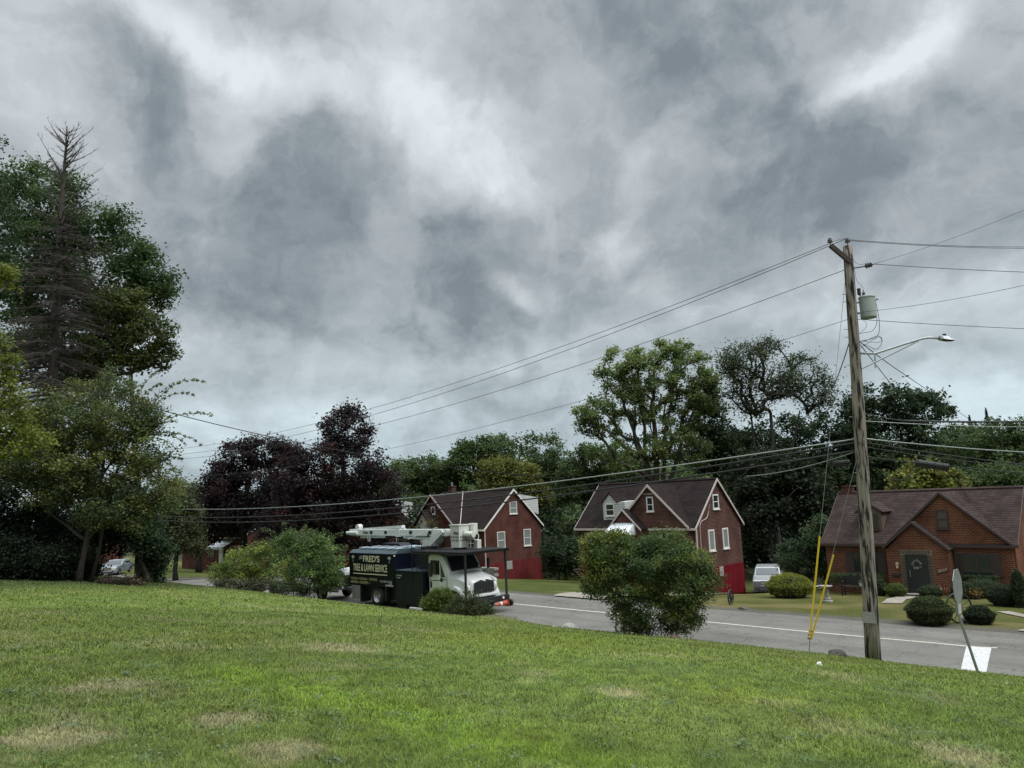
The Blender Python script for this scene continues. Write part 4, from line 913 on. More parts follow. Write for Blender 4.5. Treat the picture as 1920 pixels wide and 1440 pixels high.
# ---- chipper trailer hitched behind
tl = thing('wood_chipper', (-33.8, 22.3, 0), 'dark wood chipper trailer with pale hood, half hidden by the bush behind the truck', 'trailer')
_w = onY(600, 1108, 21.45); wx = float(_w[0])
wheel(tl, wx, 21.45, .36, .24); wheel(tl, wx, 23.2, .36, .24, 1)
MB().box(wx-.8, wx+1.1, 21.75, 23.0, .5, .6).prism([(wx+.5, .45), (-31.6, .52), (-31.6, .62), (wx+.5, .6)], 'y', 22.25, 22.4).box(wx+.3, wx+1.3, 21.6, 21.72, .42, .52).build('trailer_frame', m_alu, tl)
MB().prism([(wx-.5, .62), (wx+1.0, .62), (wx+1.15, 1.25), (wx+.2, 1.5), (wx-.6, 1.2)], 'y', 21.9, 22.9).build('chipper_drum', m_blkm, tl, bevel=.05)
MB().prism([(wx+.55, 1.30), (wx+1.5, 1.22), (wx+1.45, 1.42), (wx+.7, 1.56)], 'y', 21.95, 22.8).build('hood', m_wht, tl, bevel=.04)
MB().tube([(wx+1.0, 21.9, 1.1), (wx+1.5, 21.85, .6)], .03, 6).box(wx+1.15, wx+1.3, 21.85, 22.0, .95, 1.15).build('crank', m_wht, tl)
MB().prism([(wx-.40, .78), (wx+.42, .78), (wx+.36, .86), (wx-.34, .86)], 'y', 21.4, 21.75).build('mudguard', m_blkm, tl)

# ------------------------------------------------------------------ cars
m_silver = mat('silver car paint', (.36, .37, .375), .35, metal=.2, coat=.4, spec=.6)
m_scar = mat('pale blue silver paint', (.25, .29, .31), .3, metal=.3, coat=.4, spec=.6)
m_dplas = mat('dark plastic', (.015, .016, .017), .5)
def car(name, loc, rz, label, L_, Wd, H_, body, hood_h, belt, ws0, ws1, roof1, rear, paint, suv=True):
    """front faces local +x; side profile extruded, cabin narrowed towards the roof"""
    t = thing(name, loc, label, 'car'); t.rotation_euler.z = rz
    lo = .30 if suv else .22; hw = Wd/2
    def lb(m, nm, mt_, par, **kw):      # build in local space
        par_off = wloc(par); m.v = [(v[0]+par_off[0], v[1]+par_off[1], v[2]+par_off[2]) for v in m.v]; return m.build(nm, mt_, par, **kw)
    b = MB(); b.prism([(-L_/2, lo+.1), (-L_/2+.1, lo), (L_/2-.12, lo), (L_/2, lo+.15), (L_/2, hood_h-.22), (L_/2-.12, hood_h-.06), (ws0, belt), (-L_/2+.05, belt), (-L_/2, belt-.2)], 'y', -hw, hw)
    bo = lb(b, 'body', paint, t, bevel=.08, seg=3)
    c = MB(); s = .16
    lowr = [(ws0, belt-.02), (-L_/2+.12, belt-.02)]; hi = [(ws1, H_), (roof1, H_)]
    V = [(ws0, -hw+.05, belt-.03), (ws0, hw-.05, belt-.03), (rear, hw-.05, belt-.03), (rear, -hw+.05, belt-.03), (ws1, -hw+s, H_), (ws1, hw-s, H_), (roof1, hw-s, H_-.02), (roof1, -hw+s, H_-.02)]
    c.add(V, [(3,2,1,0), (4,5,6,7), (0,1,5,4), (1,2,6,5), (2,3,7,6), (3,0,4,7)]); cb = lb(c, 'cabin', paint, t, bevel=.07, seg=3)
    w = MB(); d = np.array([ws1-ws0, H_-belt]); nrm = np.array([d[1], -d[0]])/np.hypot(*d)*.012
    def wp(k_, yy): return (ws0+d[0]*k_+nrm[0], yy, belt+d[1]*k_+nrm[1])
    w.add([wp(.10, -hw+.17), wp(.10, hw-.17), wp(.84, hw-s-.07), wp(.84, -hw+s+.07)], [(0, 1, 2, 3)])
    lb(w, 'windscreen', mat('reflecting glass', (.02, .028, .032), .12, spec=.8, coat=.5), cb)
    for sy in (-1, 1):
        w = MB(); ya = sy*(hw-.045); yb = sy*(hw-s+.005); n_ = 1
        w.add([(ws0-.18, ya, belt+.04), (rear+.25, ya, belt+.04), (roof1+.12, yb+sy*.012, H_-.12), (ws1-.05, yb+sy*.012, H_-.12)], [(0, 1, 2, 3)]); lb(w, 'side_window', m_gl, cb)
        k_ = MB(); k_.box(ws0-.35, ws0-.15, min(sy*(hw+.02), sy*(hw+.24)), max(sy*(hw+.02), sy*(hw+.24)), belt-.02, belt+.16); lb(k_, 'mirror', m_dplas if suv else paint, t, bevel=.04)
        h_ = MB(); yh = sy*(hw-.28); h_.box(L_/2-.06, L_/2+.014, yh-.22, yh+.22, hood_h-(.44 if suv else .38), hood_h-.13); lb(h_, 'headlight', mat('smoked headlight', (.13, .13, .13), .15, spec=.8) if suv else m_lamp, t, bevel=.03)
        for xx in (L_/2-.85, -L_/2+.85):
            r_ = .38 if suv else .32; off = wloc(t)
            wl = wheel(t, off[0]+xx, off[1]+sy*(hw+.02), r_, .24, sy, off[2]+r_)
            a_ = MB(); a_.prism([(xx+(r_+.07)*math.cos(q), lo+(r_+.12)*max(math.sin(q), 0)) for q in np.linspace(0, math.pi, 12)], 'y', min(sy*(hw-.2), sy*(hw+.004)), max(sy*(hw-.2), sy*(hw+.004))); lb(a_, 'wheel_arch', m_dplas, t)
    g = MB(); gw = hw-.5; zt_ = hood_h-.13; g.box(L_/2-.05, L_/2+.012, -gw, gw, zt_-.42, zt_+.01); gr_ = lb(g, 'grille', m_dplas, t)
    g = MB()
    for i in range(3 if suv else 2): g.box(L_/2, L_/2+.03, -gw, gw, zt_-.08-i*.11, zt_-.03-i*.11)
    lb(g, 'grille_bar', mat('chrome', (.6, .6, .6), .2, metal=.8), gr_)
    g = MB(); g.box(L_/2-.1, L_/2+.05, -hw+.06, hw-.06, lo+.0, lo+(.40 if suv else .30)); bu = lb(g, 'bumper', mat('dark bumper', (.06, .062, .065), .45) if suv else paint, t, bevel=.04)
    g = MB(); g.box(L_/2+.03, L_/2+.056, -hw+.35, hw-.35, lo+.03, lo+.14)
    for sy in (-1, 1): g.box(L_/2+.03, L_/2+.056, sy*(hw-.3)-.12, sy*(hw-.3)+.12, lo+.10, lo+.24)
    lb(g, 'air_intake', m_dplas, bu)
    return t
_s = P(1437, 1105, 50.5); _sx, _sy = _s[0]-.85, _s[1]+2.15
car('silver_suv', (_sx, _sy, gz(_sx, _sy)+.18), R(-66), 'silver suv parked on the driveway beside the red painted wall, facing the street', 4.6, 1.86, 1.74, None, 1.14, 1.25, .85, .20, -2.1, -2.25, m_silver)
_c = G(212, 1080)
car('silver_sedan', (_c[0]-1.9, _c[1]+.9, gz(_c[0]-1.9, _c[1]+.9)+.03), R(-40), 'silver sedan seen head on under the trees at the left', 4.5, 1.8, 1.42, None, .92, .98, .8, -.05, -1.3, -1.9, m_scar, suv=False)
# ------------------------------------------------------------------ vegetation
m_bark = mat('bark', (.062, .050, .040), .9, var=.3, scale=6, bump=.6, bscale=18, stretch=(1, 1, .25))
m_barkd = mat('dark bark', (.030, .026, .023), .9, var=.3, scale=6, bump=.5, bscale=18, stretch=(1, 1, .25))
m_dead = mat('dead bark', (.050, .041, .035), .9, var=.35, scale=5)
def B(px, py, rx, ry, dep, rd=None):
    """a crown lobe seen at a pixel of the photo, at a real distance: centre and radii in metres"""
    c = P(px, py, dep); s = dep/F_PX*1.04; rd = rd or (rx+ry)/2*s
    return (c[0], c[1], c[2], rx*s, rd, ry*s)
def in_lobes(lobes, n, shell=.55, power=.6):
    w = np.array([max(.05, l[3]*l[4]*l[5])**power for l in lobes]); w /= w.sum(); idx = rng.choice(len(lobes), n, p=w)
    l = np.array(lobes)[idx]; g = rng.normal(size=(n, 3)); g /= np.linalg.norm(g, axis=1)[:, None]; r = rng.uniform(shell**3, 1, n)**(1/3)
    g = g*r[:, None]*l[:, 3:6]
    # the lobe's wide axis lies along the view's horizontal, its depth axis away from the camera
    o = np.stack([RT[0]*g[:, 0]+_fh[0]*g[:, 1], RT[1]*g[:, 0]+_fh[1]*g[:, 1], g[:, 2]], 1)
    return l[:, :3]+o
def foliage(cl, cr, nleaf, col, jit=.22, cj=.28, flat=.7, sun=None):
    """leaf centres gathered in clumps; colour varies by clump and by leaf"""
    n = len(cl); k = rng.integers(0, n, nleaf); g = rng.normal(size=(nleaf, 3))*.5; g[:, 2] *= flat
    cr_ = np.broadcast_to(cr, n)[k][:, None]*rng.uniform(.6, 1.15, n)[k][:, None]
    c = cl[k]+g*cr_; col = np.atleast_2d(np.array(col, float)); ci = rng.integers(0, len(col), n)
    cc = col[ci][k]*(1+rng.uniform(-cj, cj, n)[k][:, None])*(1+rng.uniform(-jit, jit, nleaf)[:, None])
    return c, cc
def skeleton(trunk, targets, tip=.012, rmax=.3, wig=.10, power=.5):
    nodes = [np.array(p, float) for p in trunk]; par = [-1]+list(range(len(trunk)-1)); ntr = len(trunk)
    order = np.argsort([min(np.linalg.norm(t-np.array(q)) for q in trunk) for t in targets]); pd = [0.]
    for i in range(1, ntr): pd.append(pd[-1]+np.linalg.norm(nodes[i]-nodes[i-1]))
    leafn = []
    for ti in order:
        t = targets[ti]; A = np.array(nodes); d = np.linalg.norm(A-t, axis=1); up = np.clip(A[:, 2]-t[2]+.8*np.hypot(A[:, 0]-t[0], A[:, 1]-t[1]), 0, 99)
        cost = d+.12*np.array(pd)+.9*up; cost[0] += 50 if ntr > 2 else 0; j = int(np.argmin(cost)); p = nodes[j]; ns = max(2, min(5, int(d[j]/1.0)+1)); prev = j
        mid = (p+t)/2+np.array([0, 0, .0])+rng.normal(size=3)*d[j]*wig; pdv = p-nodes[par[j]] if par[j] >= 0 else np.array([0, 0, 1.]); pdv = pdv/(np.linalg.norm(pdv)+1e-9); mid = .62*mid+.38*(p+pdv*d[j]*.55)
        for q in range(1, ns+1):
            s = q/ns; pt = (1-s)**2*p+2*s*(1-s)*mid+s*s*t; nodes.append(pt); par.append(prev); pd.append(pd[prev]+np.linalg.norm(pt-nodes[prev])); prev = len(nodes)-1
        leafn.append(prev)
    cnt = np.zeros(len(nodes))
    for l in leafn:
        i = l
        while i >= 0: cnt[i] += 1; i = par[i]
    r = np.minimum(tip*np.maximum(cnt, 1)**power, rmax); A = []; Bp = []; ra = []; rb = []
    for i in range(1, len(nodes)): A.append(nodes[par[i]]); Bp.append(nodes[i]); ra.append(min(r[par[i]], r[i]*1.25) if i >= ntr else r[par[i]]); rb.append(r[i])
    return np.array(A), np.array(Bp), np.array(ra), np.array(rb), ntr-1
def trunk_mesh(pts, r0, r1, m, par, name='trunk', n=12, flare=1.35):
    k = MB(); L_ = len(pts); rad = [r0+(r1-r0)*i/(L_-1) for i in range(L_)]; rad[0] *= flare
    return k.tube(pts, rad, n).build(name, m, par, smooth=True)
def wobble(a, b, n, amt):
    a = np.array(a, float); b = np.array(b, float); o = [a+(b-a)*t for t in np.linspace(0, 1, n)]
    for i in range(1, n-1): o[i] = o[i]+rng.normal(size=3)*amt*np.array([1, 1, .3])
    return [tuple(p) for p in o]
def tree(name, label, cat, base, top, r0, lobes, nclump, nleaf, ls, col, clump=.9, group=None, bark=None, shell=.5, tip=.02, rmax=None, extra_trunks=(), flat=.7, cj=.28, asp=.6, wig=.1, power=.5, mat_=None, skel_n=None):
    bark = bark or m_bark; t = thing(name, base, label, cat, group); b0 = tuple(float(v) for v in base); b0 = (b0[0], b0[1], b0[2]-.15)
    tr = wobble(b0, top, 7, r0*.5); trunk_mesh(tr, r0, r0*.45, bark, t)
    for e in extra_trunks: trunk_mesh(wobble(tr[2], e, 6, r0*.4), r0*.6, r0*.2, bark, t, flare=1.)
    cl = in_lobes(lobes, nclump, shell); sel = cl if skel_n is None else cl[rng.choice(len(cl), min(skel_n, len(cl)), False)]
    
    A, Bp, ra, rb, nt_ = skeleton(tr, sel, tip, rmax or r0*.5, wig, power)
    sticks('branches', A[nt_:], Bp[nt_:], ra[nt_:], rb[nt_:], bark, t)
    c, cc = foliage(cl, clump, nleaf, col, flat=flat, cj=cj); leaves('crown', c, ls, cc, mat_ or m_leaf, t, aspect=asp)
    return t
GREEN = [(.070, .108, .034), (.085, .122, .040), (.058, .090, .032)]
DARK = [(.040, .064, .028), (.050, .076, .032), (.032, .054, .026)]
YEL = [(.11, .135, .03), (.14, .15, .035), (.085, .115, .03)]
PURP = [(.030, .021, .023), (.040, .023, .025), (.024, .024, .024)]

# --- woods behind the houses: a mass nobody could count, in front of it the trees one can tell apart
def woods():
    lob = []
    # skyline heights of the photo: (px, py)
    sk = [(600, 900), (760, 868), (850, 850), (900, 830), (960, 830), (1040, 850), (1070, 865), (1120, 850), (1200, 830), (1300, 830), (1380, 820), (1450, 830), (1540, 830), (1620, 790), (1700, 800), (1780, 795), (1850, 790), (1920, 780), (2050, 770)]
    sx = [s[0] for s in sk]; sy = [s[1] for s in sk]
    for dep, dy, n in ((128, 0, 70), (112, 28, 70), (98, 62, 70), (84, 100, 60)):
        for i in range(n):
            px = rng.uniform(560, 2100); py = np.interp(px, sx, sy)+dy+rng.uniform(-4, 22); r_ = rng.uniform(22, 46)*100/dep
            if dep < 90 and px < 760: continue
            lob.append(B(px, py+r_, r_, r_*rng.uniform(.8, 1.1), dep+rng.uniform(-6, 6)))
            for q in range(2): lob.append(B(px+rng.uniform(-30, 30), py+r_*(2+1.3*q), r_*1.1, r_*1.1, dep+rng.uniform(-5, 5)))
    cl = in_lobes(lob, 7500, .6, .5); cl = cl[cl[:, 2] > -5]
    c, cc = foliage(cl, 1.5, 235000, [(.080, .130, .048), (.100, .146, .048), (.060, .102, .042), (.122, .158, .048), (.068, .110, .052)], cj=.35, flat=.6)
    o = leaves('woodland', c, .52, cc, m_leaf, None, flat=.6, aspect=.7)
    tag(o, 'dense green woods rising behind the row of brick houses', 'woods', None, 'stuff')
woods()
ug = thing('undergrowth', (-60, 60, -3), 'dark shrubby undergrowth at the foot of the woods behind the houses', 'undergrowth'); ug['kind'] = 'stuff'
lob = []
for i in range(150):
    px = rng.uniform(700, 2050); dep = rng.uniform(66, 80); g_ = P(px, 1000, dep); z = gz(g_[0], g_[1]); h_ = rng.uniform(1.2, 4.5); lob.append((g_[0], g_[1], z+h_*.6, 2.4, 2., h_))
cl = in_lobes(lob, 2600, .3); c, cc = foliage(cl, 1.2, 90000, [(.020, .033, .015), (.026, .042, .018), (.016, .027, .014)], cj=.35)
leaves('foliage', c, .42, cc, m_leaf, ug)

def btree(px, dep, base_y, top, lobes, label, col, n=170, nl=15000, ls=.34, r0=.32, cl=1.0, name='broadleaf_tree', **kw):
    g_ = P(px, base_y, dep); z = gz(g_[0], g_[1]); tp = P(top[0], top[1], dep)
    return tree(name, label, 'tree', (g_[0], g_[1], z), tuple(tp), r0, lobes, n, nl, ls, col, clump=cl, **kw)
TB = 'trees behind the houses'
# tall spreading tree behind house 2
dA = 72
btree(1236, dA, 1000, (1222, 760), [B(1225, 690, 66, 50, dA), B(1300, 700, 44, 55, dA), B(1160, 700, 40, 44, dA), B(1120, 775, 42, 34, dA), B(1190, 760, 50, 40, dA), B(1290, 770, 50, 48, dA), B(1250, 655, 30, 18, dA), B(1320, 740, 34, 40, dA), B(1105, 800, 28, 24, dA), B(1270, 840, 70, 44, dA), B(1150, 850, 55, 40, dA)],
      'tallest spreading green tree above the house with the red painted wall', [(.150, .205, .066), (.125, .175, .060), (.185, .225, .075)], n=380, nl=40000, ls=.27, r0=.40, cl=.75, group=TB, tip=.030, extra_trunks=(tuple(P(1310, 720, dA)), tuple(P(1160, 730, dA)), tuple(P(1265, 700, dA)), tuple(P(1190, 700, dA))), shell=.25)
# sparse, thin-leaved tall tree right of it
dB = 68
btree(1452, dB, 1000, (1445, 775), [B(1400, 680, 40, 46, dB), B(1440, 650, 26, 22, dB), B(1490, 700, 44, 38, dB), B(1380, 720, 30, 40, dB), B(1530, 745, 30, 34, dB), B(1455, 720, 40, 36, dB), B(1410, 760, 24, 24, dB), B(1365, 680, 18, 24, dB), B(1545, 720, 16, 30, dB)],
      'tall airy tree with sparse small leaves just left of the utility pole', [(.065, .085, .040), (.085, .105, .045), (.050, .070, .036)], n=300, nl=15000, ls=.22, r0=.30, cl=1.0, group=TB, tip=.032, bark=m_barkd, extra_trunks=(tuple(P(1395, 740, dB)), tuple(P(1500, 770, dB))), shell=.2)
for (px, dep, tx_, lobes, lab, col, n, nl) in (
    (1545, 74, (1540, 820), [B(1450, 810, 70, 40, 74), B(1530, 830, 60, 50, 74), B(1400, 860, 60, 60, 74), B(1500, 890, 90, 60, 74)], 'dark bushy tree below the airy tree left of the pole', DARK, 220, 17000),
    (1680, 70, (1690, 790), [B(1620, 770, 40, 44, 70), B(1600, 810, 36, 50, 70), B(1690, 760, 44, 42, 70), B(1740, 780, 36, 50, 70), B(1660, 830, 90, 50, 70), B(1640, 880, 100, 50, 70), B(1735, 760, 20, 22, 70)], 'dark dense tree directly behind the utility pole above the right house', DARK, 260, 24000),
    (1830, 84, (1820, 830), [B(1800, 840, 50, 40, 84), B(1860, 830, 50, 44, 84), B(1900, 860, 60, 50, 84), B(1930, 820, 50, 40, 84), B(1840, 890, 80, 40, 84)], 'mid green tree above the right end of the right house roof', GREEN, 230, 18000),
    (1340, 76, (1342, 800), [B(1338, 790, 26, 40, 76), B(1330, 840, 40, 50, 76), B(1380, 850, 36, 40, 76)], 'small dark tree between the spreading tree and the airy tree', DARK, 120, 9000),
    (1000, 86, (1010, 850), [B(1010, 850, 56, 40, 86), B(1040, 900, 50, 50, 86), B(990, 900, 60, 40, 86)], 'green tree with bare twig tops behind the house beyond the truck', GREEN, 170, 13000),
    (905, 90, (900, 860), [B(890, 850, 40, 26, 90), B(930, 850, 40, 34, 90), B(860, 880, 50, 30, 90)], 'dark green tree with an uneven top left of the yellowish tree', GREEN, 170, 13000),
    (800, 92, (800, 900), [B(790, 880, 50, 26, 92), B(750, 900, 50, 34, 92), B(830, 910, 40, 34, 92)], 'green tree right of the tall purple maple', GREEN, 150, 11000),
    (1120, 80, (1120, 880), [B(1110, 870, 50, 34, 80), B(1170, 890, 50, 40, 80), B(1080, 910, 40, 44, 80)], 'low green tree left of the spreading tree above the chimneyless house', GREEN, 170, 13000),
    (375, 88, (375, 920), [B(370, 930, 34, 28, 88), B(405, 925, 28, 30, 88), B(350, 955, 30, 30, 88), B(400, 975, 50, 40, 88)], 'green tree top left of the purple maples', [(.05, .085, .035)], 150, 12000),
    (1440, 60, (1440, 900), [B(1430, 900, 60, 60, 62), B(1490, 930, 50, 60, 60), B(1410, 960, 36, 60, 60), B(1530, 960, 30, 60, 60)], 'dark shady tree behind the parked suv', [(.018, .028, .014), (.024, .036, .016)], 240, 20000)):
    btree(px, dep, 1000, tx_, lobes, lab, col, n=n, nl=nl, group=TB, bark=m_barkd)
btree(950, 74, 1000, (950, 910), [B(930, 885, 34, 26, 74), B(970, 900, 36, 34, 74), B(945, 915, 50, 30, 74), B(1000, 930, 22, 30, 74)], 'rounded yellowish green tree just above the roof of the house beyond the truck', [(.15, .155, .035), (.12, .135, .035)], n=170, nl=15000, ls=.30, group=TB)
btree(1740, 52, 1000, (1735, 900), [B(1725, 880, 18, 22, 52), B(1700, 905, 26, 18, 52), B(1750, 895, 28, 22, 52), B(1785, 905, 20, 22, 52), B(1730, 915, 60, 16, 52)], 'yellow green broad leaved tree peeking over the ridge of the right house', [(.17, .19, .035), (.13, .16, .04), (.20, .20, .05)], n=90, nl=5200, ls=.26, r0=.15, cl=.6, group=TB, asp=.9)
btree(1885, 62, 1000, (1885, 920), [B(1880, 905, 55, 32, 60), B(1930, 920, 50, 40, 60), B(1840, 915, 30, 26, 60)], 'rounded green tree behind the right end of the right house ridge', GREEN, n=160, nl=14000, ls=.28, group=TB)
# young tree and bushes by the SUV and between houses
btree(1520, 46, 1100, (1525, 1020), [B(1530, 1010, 30, 34, 46), B(1500, 1050, 36, 34, 46), B(1555, 1060, 26, 34, 46), B(1545, 990, 14, 20, 46)], 'green shrubby tree at the left corner of the right house', [(.05, .08, .035), (.065, .095, .04), (.038, .06, .03)], n=120, nl=9000, ls=.17, r0=.08, cl=.5, name='garden_tree')
btree(1048, 62, 1060, (1048, 1040), [B(1048, 1045, 24, 24, 62), B(1075, 1040, 20, 26, 62), B(1030, 1030, 14, 20, 62)], 'dark green garden shrub right of the wooden back stairs', [(.035, .06, .03), (.045, .07, .03)], n=90, nl=7000, ls=.22, r0=.08, cl=.6, name='garden_shrub')
btree(800, 54, 1060, (805, 1010), [B(805, 985, 10, 16, 54), B(812, 1000, 16, 14, 54), B(775, 1000, 12, 12, 54)], 'small ornamental tree in front of the pale entry gable above the truck boom', [(.05, .075, .035), (.09, .07, .02)], n=26, nl=700, ls=.12, r0=.05, cl=.4, name='ornamental_tree')
# spruces on the skyline at the right
for px, py, dep, h_, lab in ((1848, 765, 118, 15, 'slim spruce tip standing on the skyline at the right'), (1817, 778, 120, 13, 'smaller spruce tip left of the slim spruce on the right skyline')):
    tp = P(px, py, dep); z0 = tp[2]-h_; t = thing('spruce_tree', (tp[0], tp[1], z0), lab, 'tree', 'spruces on the skyline'); trunk_mesh([(tp[0], tp[1], z0), tuple(tp)], .25, .03, m_barkd, t)
    n = 3500; u = rng.uniform(0, 1, n)**.7; th = rng.uniform(0, 6.28, n); rr2 = (.04+u*3.2)*rng.uniform(.2, 1, n)*(.75+.25*np.sin(u*60)); c = np.stack([tp[0]+rr2*np.cos(th), tp[1]+rr2*np.sin(th), tp[2]-u*h_*.9-rr2*.2], 1)
    leaves('crown', c, .32, np.tile([[.05, .08, .05]], (n, 1))*rng.uniform(.7, 1.3, (n, 1)), m_leaf, t)

# --- purple maples across the street
PM = 'purple leaved maples across the street'
d1, d2 = 61, 70
g_ = P(625, 1060, d1)
tree('purple_maple', 'taller purple leaved maple with a pointed top behind the truck boom', 'tree', (g_[0], g_[1], gz(g_[0], g_[1])), tuple(P(640, 850, d1)), .40,
     [B(648, 810, 46, 44, d1), B(640, 880, 80, 60, d1), B(575, 900, 60, 60, d1), B(700, 930, 52, 60, d1), B(610, 960, 100, 60, d1), B(560, 985, 80, 44, d1), B(680, 985, 60, 50, d1), B(650, 780, 20, 16, d1), B(735, 960, 16, 26, d1)], 560, 62000, .23, PURP+[(.045, .022, .018)], clump=.85, group=PM, bark=m_barkd, tip=.02, cj=.4, skel_n=200)
g_ = P(450, 1040, d2)
tree('purple_maple', 'broader purple leaved maple with ragged thin top, left of the taller one', 'tree', (g_[0], g_[1], gz(g_[0], g_[1])), tuple(P(470, 880, d2)), .40,
     [B(500, 850, 50, 32, d2), B(450, 850, 30, 28, d2), B(420, 892, 36, 30, d2), B(480, 910, 90, 50, d2), B(405, 948, 48, 44, d2), B(450, 965, 90, 40, d2), B(385, 990, 36, 40, d2), B(530, 960, 50, 60, d2), B(545, 860, 26, 26, d2)], 460, 52000, .25, PURP+[(.038, .022, .022)], clump=.9, group=PM, bark=m_barkd, tip=.02, cj=.4, skel_n=180)

# --- left group
# (a) dark leafy tree at the very edge
dE = 30
g_ = P(-60, 1090, dE)
tree('broadleaf_tree', 'dark leaved tree whose crown just enters at the upper left edge', 'tree', (g_[0], g_[1], gz(g_[0], g_[1])), tuple(P(-70, 420, dE)), .3, [B(-30, 310, 44, 60, dE), B(-70, 380, 90, 110, dE), B(-60, 500, 80, 90, dE), B(-20, 270, 26, 22, dE)], 150, 9500, .17, DARK, clump=.6, group='trees at the left')
# (b) big maple behind the dead spruce
dM = 42
g_ = P(166, 1090, dM)
tree('maple_tree', 'large green maple behind the dead spruce, its leafy right side over the sky', 'tree', (g_[0], g_[1], gz(g_[0], g_[1])), tuple(P(185, 560, dM)), .42,
     [B(60, 330, 40, 40, dM), B(30, 380, 50, 60, dM), B(110, 370, 60, 50, dM), B(170, 430, 60, 50, dM), B(240, 480, 44, 60, dM), B(285, 530, 44, 34, dM), B(200, 540, 90, 70, dM), B(290, 560, 34, 26, dM), B(60, 500, 80, 80, dM), B(150, 640, 110, 50, dM), B(230, 410, 22, 24, dM), B(40, 600, 70, 80, dM), B(100, 450, 60, 60, dM), B(120, 560, 70, 60, dM), B(60, 680, 80, 50, dM), B(150, 700, 70, 40, dM)],
     760, 64000, .20, [(.068, .108, .038), (.085, .128, .044), (.052, .088, .034)], clump=.75, group='trees at the left', tip=.016, shell=.3, skel_n=260)
tree('maple_tree', 'yellower maple crown low on the right of the dead spruce with bare curved limbs below', 'tree', tuple(P(262, 1090, dM)*np.array([1, 1, 0])+np.array([0, 0, gz(*P(262, 1090, dM)[:2])])), tuple(P(245, 700, dM-3)), .22,
     [B(235, 590, 60, 22, dM-3), B(285, 625, 40, 34, dM-3), B(210, 640, 60, 44, dM-3), B(305, 665, 22, 26, dM-3), B(255, 672, 44, 22, dM-3), B(190, 690, 40, 30, dM-3), B(225, 560, 40, 18, dM-3)], 300, 16000, .18, [(.075, .098, .028), (.060, .085, .028), (.09, .105, .03)], clump=.5, group='trees at the left', tip=.018, shell=.3)
# (c) dead spruce
dS = 37
sb_ = P(78, 1090, dS); sb_[2] = gz(sb_[0], sb_[1]); stp = P(125, 238, dS)
sp_ = thing('dead_spruce', sb_, 'tall dead spruce with bare brown branches and spiky leafless top at the left', 'tree', None)
tr = [tuple(sb_+(stp-sb_)*t+np.array([.15*math.sin(t*7), 0, 0])) for t in np.linspace(0, 1, 14)]; MB().tube(tr, [.36*(1-t)**.8+.02 for t in np.linspace(0, 1, 14)], 10).build('trunk', m_dead, sp_, smooth=True)
A = []; Bq = []; ra = []; rb = []; Hs = stp[2]-sb_[2]
sA = []; sB = []; sr = []
for i in range(360):
    t = rng.uniform(.16, .985)**.85; p = sb_+(stp-sb_)*t; az = rng.uniform(0, 2*math.pi); ln = (4.6*(1-t)**.62+.35)*rng.uniform(.7, 1.1); rise = .75*(t-.62)*(1 if t > .6 else .6)
    if t > .78 and rng.uniform() < .55: continue
    if t > .8: rise = .55+rng.uniform(-.1, .5)
    pts = []; m_ = 7
    for q in range(m_+1):
        s = q/m_; z_ = ln*(rise*s-(.22*s*s if t < .75 else -.18*s*s)); pts.append(p+np.array([math.cos(az+.12*math.sin(3*s+i))*ln*s, math.sin(az+.12*math.sin(3*s+i))*ln*s, z_]))
    r_ = .012+.011*ln
    for q in range(m_): A.append(pts[q]); Bq.append(pts[q+1]); ra.append(r_*(1-q/m_)+.006); rb.append(r_*(1-(q+1)/m_)+.005)
    nt2 = int(ln*(12 if t < .8 else 9))
    for j in range(nt2):
        s = rng.uniform(.12, 1); q = min(int(s*m_), m_-1); b_ = pts[q]+(pts[q+1]-pts[q])*(s*m_-q); d = pts[q+1]-pts[q]; d /= np.linalg.norm(d); side = np.cross(d, [0, 0, 1])*rng.choice([-1, 1])
        l2 = rng.uniform(.25, .85)*(1-s*.45)*min(1, ln/2.5); e = b_+(d*.55+side*.9+np.array([0, 0, rng.uniform(-.55, .25) if t < .8 else rng.uniform(.0, .8)]))*l2
        sA.append(b_); sB.append(e); sr.append(.007)
        for w_ in range(3): f_ = b_+(e-b_)*rng.uniform(.3, 1); sA.append(f_); sB.append(f_+(d*.5+rng.normal(size=3)*.5+np.array([0, 0, -.25]))*l2*.45); sr.append(.0045)
sticks('limbs', A, Bq, ra, rb, m_dead, sp_, 6)
sticks('twigs', sA, sB, np.array(sr), np.array(sr)*.4, m_dead, sp_, 3)
# (d) bright yellow green tree close at the left edge
dY = 22
g_ = P(-90, 1150, dY)
tree('broadleaf_tree', 'bright yellow green leaved tree entering at the left edge beneath the dead spruce', 'tree', (g_[0], g_[1], gz(g_[0], g_[1])), tuple(P(-60, 760, dY)), .2,
     [B(-10, 690, 40, 28, dY), B(5, 740, 50, 26, dY), B(-20, 640, 30, 26, dY), B(20, 780, 60, 30, dY), B(-30, 820, 80, 50, dY), B(10, 520, 14, 22, dY+2), B(30, 830, 60, 30, dY)], 150, 9500, .115, [(.135, .165, .026), (.105, .140, .028), (.16, .185, .035)], clump=.38, group='trees at the left', tip=.012, shell=.2)
